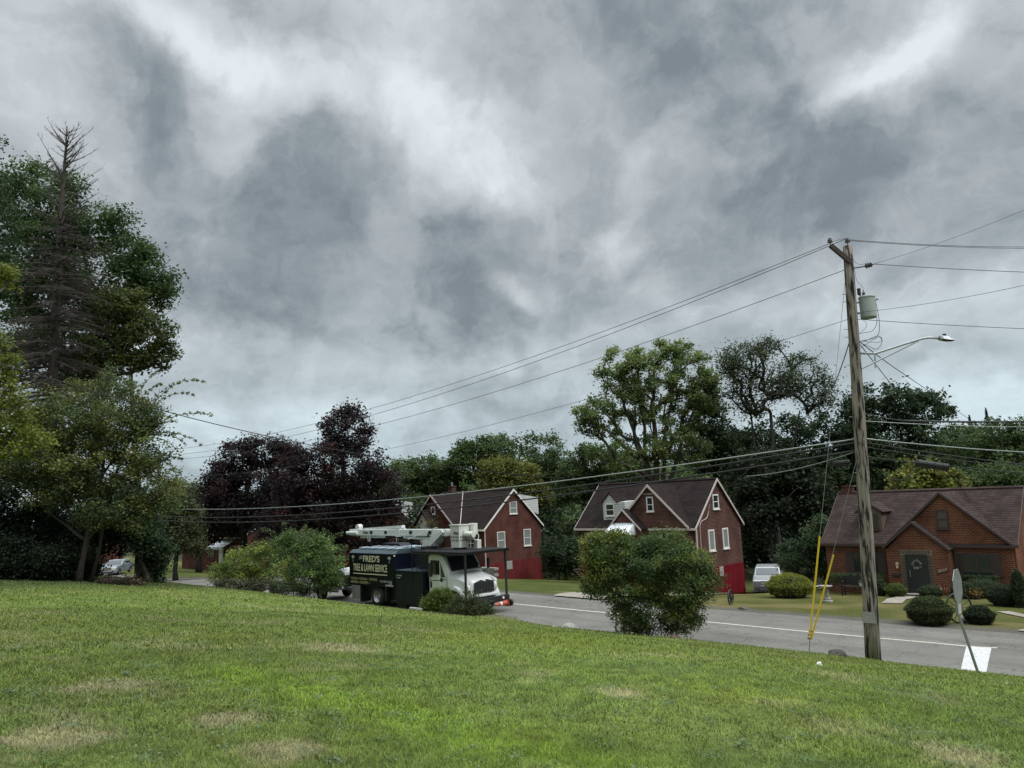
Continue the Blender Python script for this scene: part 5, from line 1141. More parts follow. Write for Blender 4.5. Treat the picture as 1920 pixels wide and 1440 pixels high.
# (e) the small forked tree at the edge of the lawn
dF = 30
fb = G(146, 1091); dF = float(fb@_fh)
m_lo = [(0.138, 0.163, 0.051), (0.106, 0.140, 0.058), (0.175, 0.188, 0.061), (0.085, 0.119, 0.061)]
tree('lawn_tree', 'forked small tree at the lawn edge with a broad olive green crown', 'tree', fb, tuple(P(195, 850, dF)), .13,
     [B(200, 780, 90, 50, dF), B(120, 800, 80, 50, dF), B(60, 850, 70, 50, dF), B(260, 850, 60, 44, dF), B(180, 880, 100, 50, dF), B(280, 910, 60, 40, dF), B(80, 920, 70, 40, dF), B(200, 950, 80, 34, dF), B(260, 960, 40, 40, dF), B(210, 720, 50, 30, dF), B(270, 780, 40, 36, dF), B(130, 745, 50, 26, dF), B(10, 880, 50, 50, dF), B(150, 840, 90, 50, dF), B(230, 800, 60, 40, dF), B(60, 790, 60, 40, dF), B(305, 940, 30, 26, dF), B(140, 900, 90, 40, dF)],
     640, 60000, .125, m_lo, clump=.5, group='trees at the left', tip=.009, shell=.3, extra_trunks=(tuple(P(90, 960, dF)), tuple(P(245, 820, dF))), skel_n=240)
# arching sprays at the right of that crown
sy = thing('lawn_tree', P(170, 1085, dF+.5)*np.array([1, 1, 0])+np.array([0, 0, gz(*P(170, 1085, dF+.5)[:2])]), 'slender tree whose thin arching leafy sprays stand against the sky at the left', 'tree', 'trees at the left')
hub = P(235, 830, dF+.5); trunk_mesh(wobble(tuple(wloc(sy)), tuple(hub), 6, .05), .07, .035, m_bark, sy)
A = []; Bq = []; ra = []; lc = []
for (x_, y_, cx_, cy_) in ((380, 716, 320, 690), (395, 778, 330, 760), (360, 740, 300, 720), (345, 830, 310, 800), (330, 890, 300, 820), (375, 832, 320, 790), (300, 720, 260, 730), (325, 720, 280, 740), (340, 860, 300, 850), (290, 700, 240, 740), (330, 790, 280, 790)):
    e = P(x_, y_, dF+rng.uniform(-.8, 1.4)); m_ = P(cx_, cy_, dF+.5); pts = bez(hub, m_, e, 12)
    for q in range(11): A.append(pts[q]); Bq.append(pts[q+1]); ra.append(.018*(1-q/12)+.004)
    for q in range(4, 12):
        for s_ in range(3):
            dd_ = (pts[min(q+1, 11)]-pts[q-1]); dd_ /= np.linalg.norm(dd_); sd_ = np.cross(dd_, [0, 0, 1])*rng.choice([-1, 1])+np.array([0, 0, rng.uniform(-.4, .3)]); l2 = rng.uniform(.12, .42)*(1.15-q/14)
            e2 = pts[q]+(dd_*.6+sd_*.6)*l2; A.append(pts[q]); Bq.append(e2); ra.append(.004)
            for w_ in range(5): lc.append(pts[q]+(e2-pts[q])*rng.uniform(.2, 1.1)+rng.normal(size=3)*.035)
lc = np.array(lc); sticks('branches', A, Bq, np.array(ra), np.array(ra)*.7, m_barkd, sy, 4)
leaves('crown', lc, .115, np.array(m_lo)[rng.integers(0, 3, len(lc))], m_leaf, sy)
# (f) dark understorey
US = 'dark undergrowth trees at the left'
for i, (px, dep, lobes, lab, col) in enumerate((
    (40, 34, [B(30, 940, 70, 60, 34), B(0, 1000, 60, 50, 34), B(80, 1000, 60, 40, 34)], 'blackish green tree at the bottom left, nearest the frame edge', [(.016, .030, .018), (.022, .036, .022)]),
    (150, 38, [B(150, 960, 80, 50, 38), B(220, 990, 50, 50, 38), B(110, 1010, 60, 30, 38)], 'dark shaded tree behind the forked lawn tree', [(.020, .034, .020), (.026, .042, .022)]),
    (268, 36, [B(240, 965, 50, 40, 36), B(195, 985, 40, 34, 36), B(272, 1000, 22, 34, 36)], 'dark green tree with glossy leaves above the silver sedan', [(.06, .10, .05), (.042, .072, .04)]))):
    g_ = P(px, 1080, dep); tree('understorey_tree', lab, 'tree', (g_[0], g_[1], gz(g_[0], g_[1])), tuple(P(px, 960, dep)), .14, lobes, 200, 15000, .16, col, clump=.6, group=US, bark=m_barkd, tip=.01, skel_n=80)
def bush(name, label, cat, px, py, lobes_px, dep=None, n=120, nl=8000, ls=.07, col=None, clump=.3, group=None, stems=7, bark=None, mat_=None, base=None, shell=.45, tip=.006, asp=.6, cj=.3):
    b_ = G(px, py) if base is None else np.array(base, float); b_[2] = gz(b_[0], b_[1]); dep = dep or float(b_@_fh); t = thing(name, b_, label, cat, group)
    lob = [B(a, b2, rx, ry, dep) for a, b2, rx, ry in lobes_px]; cl = in_lobes(lob, n, shell); cl = cl[cl[:, 2] > b_[2]-.05]
    sel = cl[rng.choice(len(cl), min(len(cl), 90), False)]; A = []; Bq = []; ra = []; rb = []
    for s in range(stems):
        sub = sel[s::stems]; a0 = b_+np.array([rng.normal()*.08*stems**.5, rng.normal()*.08*stems**.5, -.05])
        if len(sub) < 1: continue
        a, b2, r1, r2, _n = skeleton([a0, a0+(sub.mean(0)-a0)*.35+rng.normal(size=3)*.05], sub, tip, .05, .12)
        A.append(a); Bq.append(b2); ra.append(r1); rb.append(r2)
    sticks('stems', np.concatenate(A), np.concatenate(Bq), np.concatenate(ra), np.concatenate(rb), bark or m_barkd, t, 4)
    c, cc = foliage(cl, clump, nl, col, cj=cj); k_ = c[:, 2] > height(c[:, 0], c[:, 1])-.02
    leaves('foliage', c[k_], ls, cc[k_], mat_ or m_leaf, t, aspect=asp); return t
bush('shrub', 'upright dark shrub right of the silver sedan at the end of the lawn', 'shrub', 288, 1092, [(292, 1040, 26, 30), (290, 1070, 20, 26), (300, 1020, 16, 16), (275, 1035, 14, 20)], n=110, nl=9000, ls=.12, col=[(.035, .055, .028), (.05, .08, .03)], clump=.4)
bush('shrub', 'low dark thicket at the foot of the trees, left of the forked lawn tree', 'shrub', 70, 1088, [(30, 1050, 50, 36), (90, 1055, 40, 30), (-30, 1050, 60, 40)], dep=32, n=200, nl=15000, ls=.13, col=[(.018, .03, .018), (.024, .038, .02)], clump=.5)
bush('shrub', 'low dark thicket between the forked lawn tree and the silver sedan', 'shrub', 165, 1090, [(160, 1055, 24, 26), (145, 1070, 20, 20), (115, 1060, 20, 26)], n=80, nl=7000, ls=.12, col=[(.018, .03, .018), (.03, .045, .022)], clump=.4)
bush('brush_pile', 'heap of dead brown twigs and brush beside the silver sedan', 'brush', 218, 1096, [(215, 1090, 26, 6), (240, 1093, 30, 5)], n=60, nl=2500, ls=.10, col=[(.09, .065, .045), (.06, .05, .035)], clump=.3, stems=5)
g_ = P(330, 1070, 62)
tree('hemlock_tree', 'soft brownish green evergreen between the left trees and the purple maples', 'tree', (g_[0], g_[1], gz(g_[0], g_[1])), tuple(P(325, 940, 62)), .2, [B(325, 930, 34, 34, 62), B(330, 980, 44, 40, 62), B(350, 1015, 34, 30, 62), B(300, 1010, 40, 34, 62), B(345, 960, 26, 30, 62)], 240, 20000, .20, [(.070, .085, .038), (.085, .095, .042)], clump=.7, bark=m_barkd)

# --- shrubs along the near verge
bush('sumac_bush', 'tall leafy green sumac bush with feathery fronds left of the truck', 'shrub', 575, 1112, [(560, 1045, 46, 36), (600, 1050, 42, 40), (540, 1030, 26, 24), (620, 1080, 28, 28), (575, 1085, 50, 24), (552, 1012, 22, 14), (600, 1020, 22, 12)], n=230, nl=16000, ls=.12, base=GY(575, 20.0), col=[(0.112, 0.188, 0.060), (0.143, 0.217, 0.063), (0.083, 0.143, 0.054), (0.188, 0.262, 0.083)], clump=.36, group='bushes at the verge left of the truck', stems=9, asp=.45)
bush('hedge_bush', 'yellow green bush at the left end of the verge bushes', 'shrub', 460, 1104, [(440, 1060, 36, 24), (480, 1050, 36, 30), (520, 1070, 36, 26), (415, 1075, 22, 18), (460, 1085, 44, 16), (500, 1030, 18, 12)], n=230, nl=16000, ls=.10, base=GY(465, 19.9), col=[(0.225, 0.285, 0.054), (0.180, 0.240, 0.058), (0.270, 0.315, 0.076), (0.120, 0.173, 0.060)], clump=.38, group='bushes at the verge left of the truck', stems=9)
bush('weeds', 'low grey green weeds and dry stems along the foot of the verge bushes', 'weeds', 520, 1112, [(430, 1096, 26, 10), (480, 1100, 36, 10), (540, 1104, 40, 10), (590, 1108, 26, 9)], n=150, nl=8000, ls=.09, base=GY(520, 20.1), col=[(.08, .095, .05), (.11, .10, .07), (.06, .08, .04)], clump=.25, stems=9)
# sumac fronds
fr = thing('sumac_fronds', GY(560, 20.), 'pale feathery sumac fronds standing up above the verge bush', 'shrub'); dV = float(wloc(fr)[0]*_fh[0]+wloc(fr)[1]*_fh[1]); lc = []; A = []; Bq = []; cc = []
for i in range(60):
    bx_, by_ = rng.uniform(515, 640), rng.uniform(1003, 1060); a = P(bx_, by_, dV+rng.uniform(-.8, .8)); ang = rng.uniform(.2, 2.9); ln = rng.uniform(.5, 1.0); e = a+(RT*math.cos(ang)+np.array([0, 0, 1])*(abs(math.sin(ang))*.6+.15))*ln+_fh*rng.normal()*.2
    mid = (a+e)/2+np.array([0, 0, .18]); pts = bez(a, mid, e, 9)
    for q in range(8):
        A.append(pts[q]); Bq.append(pts[q+1]); d = pts[q+1]-pts[q]; d /= np.linalg.norm(d); sd_ = np.cross(d, _fh); 
        for s_ in (-1, 1):
            for w_ in range(3): lc.append(pts[q]+sd_*s_*(.03+.04*w_)+d*.02*w_-np.array([0, 0, .012*w_]))
for i in range(14): a = wloc(fr); e = P(rng.uniform(535, 625), rng.uniform(1015, 1050), dV); A.append(np.array(a)+rng.normal(size=3)*.15*np.array([1, 1, 0])); Bq.append(e)
lc = np.array(lc); sticks('stems', A, Bq, .012, .005, m_bark, fr, 4); leaves('fronds', lc, .095, np.tile([[.13, .185, .065]], (len(lc), 1))*rng.uniform(.7, 1.3, (len(lc), 1)), m_leaf, fr)
bush('verge_shrub', 'small bright green shrub in front of the truck front wheel', 'shrub', 827, 1146, [(826, 1120, 22, 15), (810, 1130, 16, 12), (835, 1135, 26, 10)], n=120, nl=9000, ls=.07, base=GY(827, 20.2), col=[(.11, .15, .035), (.085, .125, .03), (.13, .17, .04)], clump=.24)
bush('verge_shrub', 'low olive shrub with bare twigs under the truck front bumper', 'shrub', 885, 1156, [(870, 1138, 26, 14), (895, 1140, 26, 14), (865, 1148, 40, 9), (912, 1150, 12, 10), (880, 1120, 20, 12)], n=130, nl=8000, ls=.06, base=GY(885, 20.4), col=[(.06, .08, .03), (.08, .09, .035), (.05, .065, .03)], clump=.24, stems=12)
bush('large_bush', 'large rounded dark green bush at the roadside in the middle of the picture', 'shrub', 1214, 1196, [(1215, 1050, 86, 40), (1150, 1030, 50, 24), (1130, 1065, 36, 26), (1290, 1070, 46, 34), (1240, 1025, 50, 26), (1180, 1100, 62, 36), (1270, 1110, 60, 34), (1325, 1095, 22, 30), (1215, 1140, 66, 36), (1180, 1165, 36, 24), (1270, 1165, 34, 24), (1120, 1100, 26, 18), (1290, 1150, 26, 24)], n=620, nl=60000, ls=.075, base=GY(1214, 20.5), col=[(0.077, 0.120, 0.041), (0.100, 0.147, 0.046), (0.062, 0.098, 0.036), (0.163, 0.200, 0.050)], clump=.30, stems=16, shell=.55, tip=.005)
bush('large_bush', 'yellowish leafy top at the left shoulder of the large roadside bush', 'shrub', 1165, 1185, [(1125, 1020, 34, 18), (1110, 1050, 22, 26), (1150, 1010, 26, 12), (1260, 1022, 34, 12), (1295, 1048, 34, 18)], dep=float(GY(1214, 20.5)@_fh)+.25, n=200, nl=14000, ls=.075, col=[(0.173, 0.195, 0.042), (0.135, 0.165, 0.042)], clump=.26, stems=5)
# garden shrubs of the right house: clipped balls
def ball(name, label, px, py, rx, ry, col, dens=6000, ls=.055, group='clipped bushes in the right front garden', base=None):
    b_ = G(px, py) if base is None else np.array(base, float); dep = float(b_@_fh); s = dep/F_PX; Rx = rx*s; Rz = ry*s; t = thing(name, b_, label, 'bush', group)
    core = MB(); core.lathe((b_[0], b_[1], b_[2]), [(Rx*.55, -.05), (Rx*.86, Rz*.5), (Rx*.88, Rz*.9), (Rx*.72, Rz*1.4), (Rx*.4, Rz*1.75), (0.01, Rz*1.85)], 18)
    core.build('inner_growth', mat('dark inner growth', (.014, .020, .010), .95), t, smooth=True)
    g = rng.normal(size=(dens, 3)); g /= np.linalg.norm(g, axis=1)[:, None]; r_ = rng.uniform(.84, 1.04, dens)*np.where(rng.uniform(size=dens) < .06, rng.uniform(1.0, 1.12, dens), 1.)*(1+.07*np.sin(g[:, 0]*7+px)*np.cos(g[:, 1]*6+py)+.05*np.sin(g[:, 2]*9))
    c = np.array([b_[0], b_[1], b_[2]+Rz*.95])+g*r_[:, None]*np.array([Rx, Rx, Rz]); c = c[c[:, 2] > b_[2]-.03]; col = np.array(col); cc = col[rng.integers(0, len(col), len(c))]*rng.uniform(.75, 1.25, (len(c), 1))
    leaves('foliage', c, ls, cc, m_leaf, t); return t
yb = [(.17, .19, .022), (.13, .16, .022), (.20, .21, .03)]; gb = [(.045, .068, .026), (.055, .080, .030), (.038, .056, .024)]; db_ = [(.028, .042, .020), (.034, .050, .022)]
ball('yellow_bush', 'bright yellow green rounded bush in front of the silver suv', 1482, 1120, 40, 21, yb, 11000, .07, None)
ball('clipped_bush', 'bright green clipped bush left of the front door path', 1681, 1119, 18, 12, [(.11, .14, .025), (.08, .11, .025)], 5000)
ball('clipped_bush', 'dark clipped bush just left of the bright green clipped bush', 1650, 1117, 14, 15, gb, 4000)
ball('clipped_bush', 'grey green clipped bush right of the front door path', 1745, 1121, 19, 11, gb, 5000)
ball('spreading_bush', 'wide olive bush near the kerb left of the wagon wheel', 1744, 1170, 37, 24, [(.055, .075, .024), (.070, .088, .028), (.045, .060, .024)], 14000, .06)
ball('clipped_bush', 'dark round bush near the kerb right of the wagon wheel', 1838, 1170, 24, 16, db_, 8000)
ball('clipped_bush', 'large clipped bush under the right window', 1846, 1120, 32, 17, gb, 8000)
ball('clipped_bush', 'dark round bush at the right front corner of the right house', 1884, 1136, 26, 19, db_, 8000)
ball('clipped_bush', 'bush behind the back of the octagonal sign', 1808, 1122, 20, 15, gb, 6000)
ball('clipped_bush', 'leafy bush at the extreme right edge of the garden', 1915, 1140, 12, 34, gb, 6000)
# low hedge before the left window of the right house
hd = thing('hedge', (-14.6, 40.9, gz(-14.6, 40.9)), 'low clipped hedge under the left window of the right house', 'hedge'); n = 9000
c = np.stack([rng.uniform(-16.2, -13.5, n), rng.uniform(40.3, 41.4, n), gz(-14.6, 41)+.1+rng.uniform(0, 1, n)**.35*.92], 1); leaves('foliage', c, .06, np.array(gb)[rng.integers(0, 3, n)]*rng.uniform(.7, 1.2, (n, 1)), m_leaf, hd)
hd2 = thing('hedge', (-9.6, 41.3, gz(-9.6, 41)), 'narrow clipped hedge right under the right window with dark shutters', 'hedge'); n = 5000
c = np.stack([rng.uniform(-10.3, -8.6, n), rng.uniform(41.0, 41.6, n), gz(-9.6, 41)+.1+rng.uniform(0, 1, n)**.35*.85], 1); leaves('foliage', c, .06, np.array(gb)[rng.integers(0, 3, n)]*rng.uniform(.7, 1.2, (n, 1)), m_leaf, hd2)
# flowers
def flowers(label, px, py, w, col, base=None):
    b_ = G(px, py) if base is None else np.array(base, float); t = thing('flower_pot', b_, label, 'flowers', 'flower pots by the right house')
    MB().lathe(b_, [(.0, 0), (.11, 0), (.16, .2), (.18, .22), (.14, .22), (0, .2)], 14).build('pot', m_dtrim, t)
    n = 260; c = b_+np.array([0, 0, .32])+rng.normal(size=(n, 3))*np.array([w, w, .09]); fl = rng.uniform(size=n) < .45; cc = np.where(fl[:, None], np.array([col]), np.array([[.05, .08, .03]])); leaves('flowers', c, .06, cc, m_leaf, t)
flowers('pot of orange and yellow flowers right of the wagon wheel', 1833, 1124, .24, (.55, .25, .05))
flowers('pot of pink and orange flowers behind the octagonal sign', 1787, 1119, .22, (.55, .16, .10))
flowers('pot of white flowers right of the front door', 0, 0, .16, (.55, .50, .48), base=(-11.15, 40.6, gz(-11.15, 40.6)))
flowers('pot of yellow flowers left of the front door', 0, 0, .14, (.60, .50, .05), base=(-12.95, 40.6, gz(-12.95, 40.6)))
# ------------------------------------------------------------------ utility pole and its fittings
m_pole = bpy.data.materials.new('weathered pole wood'); m_pole.use_nodes = True
def _pole():
    t = m_pole.node_tree; n = t.nodes; l = t.links; b = n['Principled BSDF']; b.inputs['Roughness'].default_value = .9; b.inputs['Specular IOR Level'].default_value = .2
    tc = n.new('ShaderNodeTexCoord'); mp = n.new('ShaderNodeMapping'); mp.inputs['Scale'].default_value = (8, 8, .9); l.new(tc.outputs['Object'], mp.inputs[0])
    a = n.new('ShaderNodeTexNoise'); a.inputs['Scale'].default_value = 1.4; a.inputs['Detail'].default_value = 9; a.inputs['Roughness'].default_value = .62; l.new(mp.outputs[0], a.inputs['Vector'])
    r1 = n.new('ShaderNodeValToRGB'); l.new(a.outputs['Fac'], r1.inputs[0]); e = r1.color_ramp.elements; e[0].position = .44; e[0].color = (.022, .017, .016, 1); e[1].position = .50; e[1].color = (.19, .165, .135, 1)
    x = e.new(.7); x.color = (.27, .24, .20, 1)
    mp2 = n.new('ShaderNodeMapping'); mp2.inputs['Scale'].default_value = (40, 40, 1.2); l.new(tc.outputs['Object'], mp2.inputs[0]); f = n.new('ShaderNodeTexNoise'); f.inputs['Scale'].default_value = 1.; f.inputs['Detail'].default_value = 4; l.new(mp2.outputs[0], f.inputs['Vector'])
    mr = n.new('ShaderNodeMapRange'); l.new(f.outputs['Fac'], mr.inputs['Value']); mr.inputs['To Min'].default_value = .55; mr.inputs['To Max'].default_value = 1.4
    s = n.new('ShaderNodeVectorMath'); s.operation = 'SCALE'; l.new(r1.outputs[0], s.inputs[0]); l.new(mr.outputs[0], s.inputs['Scale']); l.new(s.outputs[0], b.inputs['Base Color'])
    bp = n.new('ShaderNodeBump'); bp.inputs['Strength'].default_value = .8; bp.inputs['Distance'].default_value = .03; l.new(a.outputs['Fac'], bp.inputs['Height']); l.new(bp.outputs[0], b.inputs['Normal'])
_pole()
m_cgrey = mat('grey paint', (.30, .32, .32), .45, var=.08, scale=3)
m_lamp_g = mat('street lamp grey', (.33, .35, .37), .4, metal=.3)
m_porc = mat('dark porcelain', (.06, .055, .055), .3)
m_cable = mat('black cable', (.012, .012, .013), .6)
m_wire = mat('aluminium wire', (.06, .063, .066), .5, metal=.3)
m_wirel = mat('bright strand', (.32, .34, .33), .45, metal=.5)
m_yel = mat('yellow guard', (.72, .50, .02), .5)
pb = G(1641, 1243); pb = np.array([-7.25, 20.45, 0]); pb[2] = gz(pb[0], pb[1])
PD = float(pb@_fh)
def pp(px, py, dd=0): return P(px, py, PD+dd)
ptop = pp(1588, 462); UPo = thing('utility_pole', pb, 'weathered wooden utility pole standing at the roadside on the right', 'utility pole')
pl_ = [tuple(pb-np.array([0, 0, .2])+(ptop-pb)*t*(1+.2/11)+np.array([.03*math.sin(t*3), 0, 0])) for t in np.linspace(0, 1, 12)]
MB().tube(pl_, [.19-.070*t for t in np.linspace(0, 1, 12)], 20).build('post', m_pole, UPo, smooth=True)
def onpole(py):      # point of the pole's axis at an image row
    t = (1243-py)/(1243-462); return pb+(ptop-pb)*t
# slanted wooden arm at the top
a = onpole(498)+RT*.0-_fh*.16; b = pp(1557, 460, -.16); k = MB(); d_ = b-a; n_ = np.cross(d_, _fh); n_ /= np.linalg.norm(n_); w_ = .055
k.add([a+n_*w_-_fh*.05, a-n_*w_-_fh*.05, a-n_*w_+_fh*.05, a+n_*w_+_fh*.05, b+n_*w_-_fh*.05, b-n_*w_-_fh*.05, b-n_*w_+_fh*.05, b+n_*w_+_fh*.05], [(0,1,2,3), (7,6,5,4), (0,4,5,1), (1,5,6,2), (2,6,7,3), (3,7,4,0)])
k.build('crossarm', mat('dark arm wood', (.045, .036, .030), .9, var=.3, scale=7), UPo)
def insulator(p, s=1.):
    m = MB(); m.lathe(p, [(.012*s, -.14*s), (.012*s, -.02*s), (.03*s, -.01*s), (.075*s, .0), (.06*s, .02*s), (.03*s, .03*s), (.07*s, .045*s), (.055*s, .065*s), (.028*s, .07*s), (.05*s, .09*s), (.03*s, .12*s), (0, .125*s)], 14); m.build('insulator', m_porc, UPo, smooth=True)
insulator(b+np.array([0, 0, .09])); insulator(ptop+np.array([0, 0, .12])+RT*.03)
# dead-end arm to the right with strain insulator
q0 = onpole(508); q1 = pp(1624, 499); q2 = pp(1638, 495)
MB().tube([tuple(q0), tuple(q1)], .018, 6).build('strain_rod', m_cable, UPo)
k = MB(); d = (q2-q1)
for t in (0, .3, .6): c1 = q1+d*t; k.tube([tuple(c1), tuple(c1+d*.12)], [.07, .055], 12)
k.tube([tuple(q1-d*.1), tuple(q2+d*.1)], .02, 6); k.build('strain_insulator', m_porc, UPo)
k = MB()
for py in (560, 575, 630, 645, 700, 740, 800, 905, 930): 
    c1 = onpole(py); k.tube([tuple(c1-RT*.22+np.array([0, 0, .01])), tuple(c1+RT*.15)], .009, 5)
k.build('bolt', m_metal, UPo)
# ground wire / conduit
MB().tube([tuple(onpole(py)+RT*.0-_fh*(.21 if py > 900 else .16)+RT*.06) for py in range(1235, 500, -40)], .008, 5).build('ground_wire', m_metal, UPo)
MB().tube([tuple(onpole(py)+RT*(.19 if py > 1100 else .165)-_fh*.03) for py in (1240, 1100, 1000, 950)], .022, 8).build('conduit', m_cgrey, UPo)
# transformer
tc_ = pp(1627, 576, 0); trf = thing('transformer', tc_, 'grey pole mounted transformer can near the top of the utility pole', 'transformer')
ht = .60; zb = tc_[2]-.30; r_ = .205
MB().lathe((tc_[0], tc_[1], zb), [(0, 0), (r_*.96, 0), (r_, .02), (r_, ht-.05), (r_+.012, ht-.05), (r_+.012, ht-.02), (r_*.97, ht), (r_*.5, ht+.03), (0, ht+.035)], 28).build('tank', m_cgrey, trf, smooth=False)
ins = MB(); bp3 = (tc_[0], tc_[1], zb+ht); c3 = np.array(bp3)-RT*.07; ins.lathe(c3, [(.03, 0), (.045, .02), (.03, .04), (.045, .06), (.03, .08), (.045, .10), (.03, .12), (.012, .13), (.012, .19), (0, .19)], 12); ins.build('bushing', m_porc, trf)
c4 = np.array(bp3)-RT*.19; k = MB(); k.lathe(c4+np.array([0, 0, .05]), [(0, 0), (.045, 0), (.05, .03), (.045, .1), (.05, .17), (0, .18)], 12); k.tube([tuple(c4+np.array([0, 0, .05])), tuple(c4+RT*.04+np.array([0, 0, .0])), tuple(c4+RT*.13), tuple(c4+RT*.14+np.array([0, 0, -.2]))], .018, 6); k.build('lightning_arrester', m_cable, trf)
k = MB()
for z in (zb+.14, zb+.44): a = np.array([tc_[0], tc_[1], z]); c5 = onpole(576); k.tube([tuple(a-RT*.15), (c5[0], c5[1], z)], .03, 6)
k.build('bracket', m_cgrey, trf)
k = MB()
for i in range(3): c6 = np.array([tc_[0], tc_[1], zb+ht-.1])+RT*(r_+.0)+_fh*(.08*i-.1); k.tube([tuple(c6), tuple(c6+RT*.06)], .014, 6)
k.build('terminal', m_cable, trf)
# street light
sl = thing('street_light', onpole(672), 'grey curved street light arm with a flat lamp head on the utility pole', 'street lamp')
a = onpole(676)+RT*.1; k = MB(); k.tube([tuple(a)]+[tuple(pp(*q)) for q in ((1640, 663), (1680, 650), (1712, 640), (1728, 635), (1742, 633), (1765, 634.5))], .032, 8); k.build('arm', m_lamp_g, sl, smooth=True)
MB().tube([tuple(onpole(709)+RT*.1)]+[tuple(pp(*q)) for q in ((1706, 647), (1722, 639))], .022, 8).build('brace', m_lamp_g, sl)
MB().tube([tuple(pp(1640.5, 666)), tuple(pp(1641.5, 690))], .02, 6).build('strut', m_lamp_g, sl)
h0 = pp(1761, 634); h1 = pp(1789, 636.5); k = MB(); dd = h1-h0; nn = _fh*.12; z_ = np.array([0, 0, 1.])
prof = [(0, -.03, .05, .7), (.15, -.035, .06, 1), (.5, -.045, .055, 1.1), (.7, -.045, .02, 1.1), (1., -.03, 0., .8)]; V = []
for t, zl, zh, w in prof: c7 = h0+dd*t; V += [tuple(c7-nn*w+z_*zl), tuple(c7+nn*w+z_*zl), tuple(c7+nn*w*.7+z_*zh), tuple(c7-nn*w*.7+z_*zh)]
k.add(V, [(i*4+j, i*4+(j+1) % 4, i*4+4+(j+1) % 4, i*4+4+j) for i in range(4) for j in range(4)]+[(3, 2, 1, 0), (16, 17, 18, 19)]); hd_ = k.build('lamp_head', m_lamp_g, sl)
c8 = h0+dd*.38+z_*.055; MB().lathe(c8, [(.045, 0), (.045, .07), (.03, .08), (0, .08)], 12).build('photocell', m_cable, hd_)
k = MB(); a = h0+dd*.25-z_*.05; b = h0+dd*.9-z_*.045; k.add([tuple(a-nn*.8), tuple(a+nn*.8), tuple(b+nn*.8), tuple(b-nn*.8)], [(0, 1, 2, 3)]); k.build('lens', m_dplas, hd_)
# metal plate sign (seen from behind) on the pole
c9 = onpole(1164)-_fh*.24-RT*.14; sg = thing('small_sign', c9, 'small grey metal sign back fixed low on the utility pole', 'sign'); k = MB(); u_ = RT*.17; k.add([tuple(c9-u_-z_*.13-_fh*.01), tuple(c9+u_*1.0-z_*.15-_fh*.01), tuple(c9+u_*.95+z_*.12-_fh*.01), tuple(c9-u_+z_*.14-_fh*.01), tuple(c9-u_-z_*.13+_fh*.01), tuple(c9+u_-z_*.15+_fh*.01), tuple(c9+u_*.95+z_*.12+_fh*.01), tuple(c9-u_+z_*.14+_fh*.01)], [(0,1,2,3), (7,6,5,4), (0,4,5,1), (1,5,6,2), (2,6,7,3), (3,7,4,0)]); k.build('plate', m_alu, sg)
MB().tube([tuple(c9+RT*.04), tuple(c9+RT*.14+_fh*.18)], .012, 5).build('bracket', m_metal, sg)
# stop sign seen nearly edge on, from behind; leaning post
sbp = np.array([-5.02, 21.0, 0]); sbp[2] = gz(sbp[0], sbp[1]); SD = float(sbp@_fh); ss = thing('stop_sign', sbp, 'octagonal road sign seen from its grey back on a leaning metal post', 'road sign')
s1 = P(1796, 1148, SD); s2 = P(1792, 1075, SD); k = MB(); k.tube([tuple(sbp-z_*.1), tuple(s1), tuple(s2)], .033, 6); k.build('sign_post', m_metal, ss)
oc = P(1795.5, 1099.5, SD)-_fh*.0; ax = (P(1798, 1135, SD)-P(1791, 1064, SD)); ax = -ax/np.linalg.norm(ax); vd_ = ray(1796, 1100)/np.linalg.norm(ray(1796, 1100)); vp_ = np.cross(vd_, ax); hz_ = vd_*math.cos(R(13))+vp_*math.sin(R(13)); hz_ = hz_-ax*(hz_@ax); hz_ /= np.linalg.norm(hz_); nz_ = np.cross(ax, hz_); Rr = .44
V = []; 
for s in (-.006, .006):
    for j in range(8): t = math.pi/8+j*math.pi/4; V.append(tuple(oc+(hz_*math.cos(t)+ax*math.sin(t))*Rr+nz_*s+RT*.05*0))
k = MB(); k.add(V, [tuple(range(8)), tuple(range(15, 7, -1))]+[(j, (j+1) % 8, 8+(j+1) % 8, 8+j) for j in range(8)]); pn = k.build('sign_panel', m_metal, ss)
c10 = P(1799, 1140, SD); k = MB(); k.add([tuple(c10+hz_*a_*.13+ax*b_*.13+nz_*s) for s in (-.01, .01) for a_, b_ in ((-1, -1), (1, -1), (1, 1), (-1, 1))], [(0,1,2,3), (7,6,5,4), (0,4,5,1), (1,5,6,2), (2,6,7,3), (3,7,4,0)]); k.build('small_plate', m_ltgrey, ss)
# guy wires with yellow guards
ga = GY(1516, 20.35); gd = float(ga@_fh)
MB().tube([tuple(ga-z_*.1), tuple(P(1519, 1188, gd))], .012, 6).build('anchor_rod', m_metal, None, origin=ga); ao = bpy.context.scene.collection.objects[-1] if False else bpy.data.objects['anchor_rod']; tag(ao, 'rusty guy anchor rod with clamps rising from the grass', 'anchor')
k = MB(); a = P(1518, 1197, gd); b = P(1521, 1178, gd)
for t in (0, .35, .7): k.tube([tuple(a+(b-a)*t-RT*.05), tuple(a+(b-a)*t+RT*.05)], .022, 6)
k.build('clamp', m_cable, ao)
def guy(label, p0, g1, end, thick=.006):
    w = thing('guy_wire', p0, label, 'guy wire', 'guy wires of the utility pole'); MB().tube([tuple(p0), tuple(end)], thick, 5).build('strand', m_wirel, w); MB().tube([tuple(p0), tuple(g1)], .025, 8).build('yellow_guard', m_yel, w)
b0 = P(1518, 1197, gd); e1 = onpole(505)-RT*.05; 
t1 = np.array(b0)+(e1-b0)*.27
guy('guy wire with the longer steep yellow guard, running to the top of the pole', b0, t1, e1)
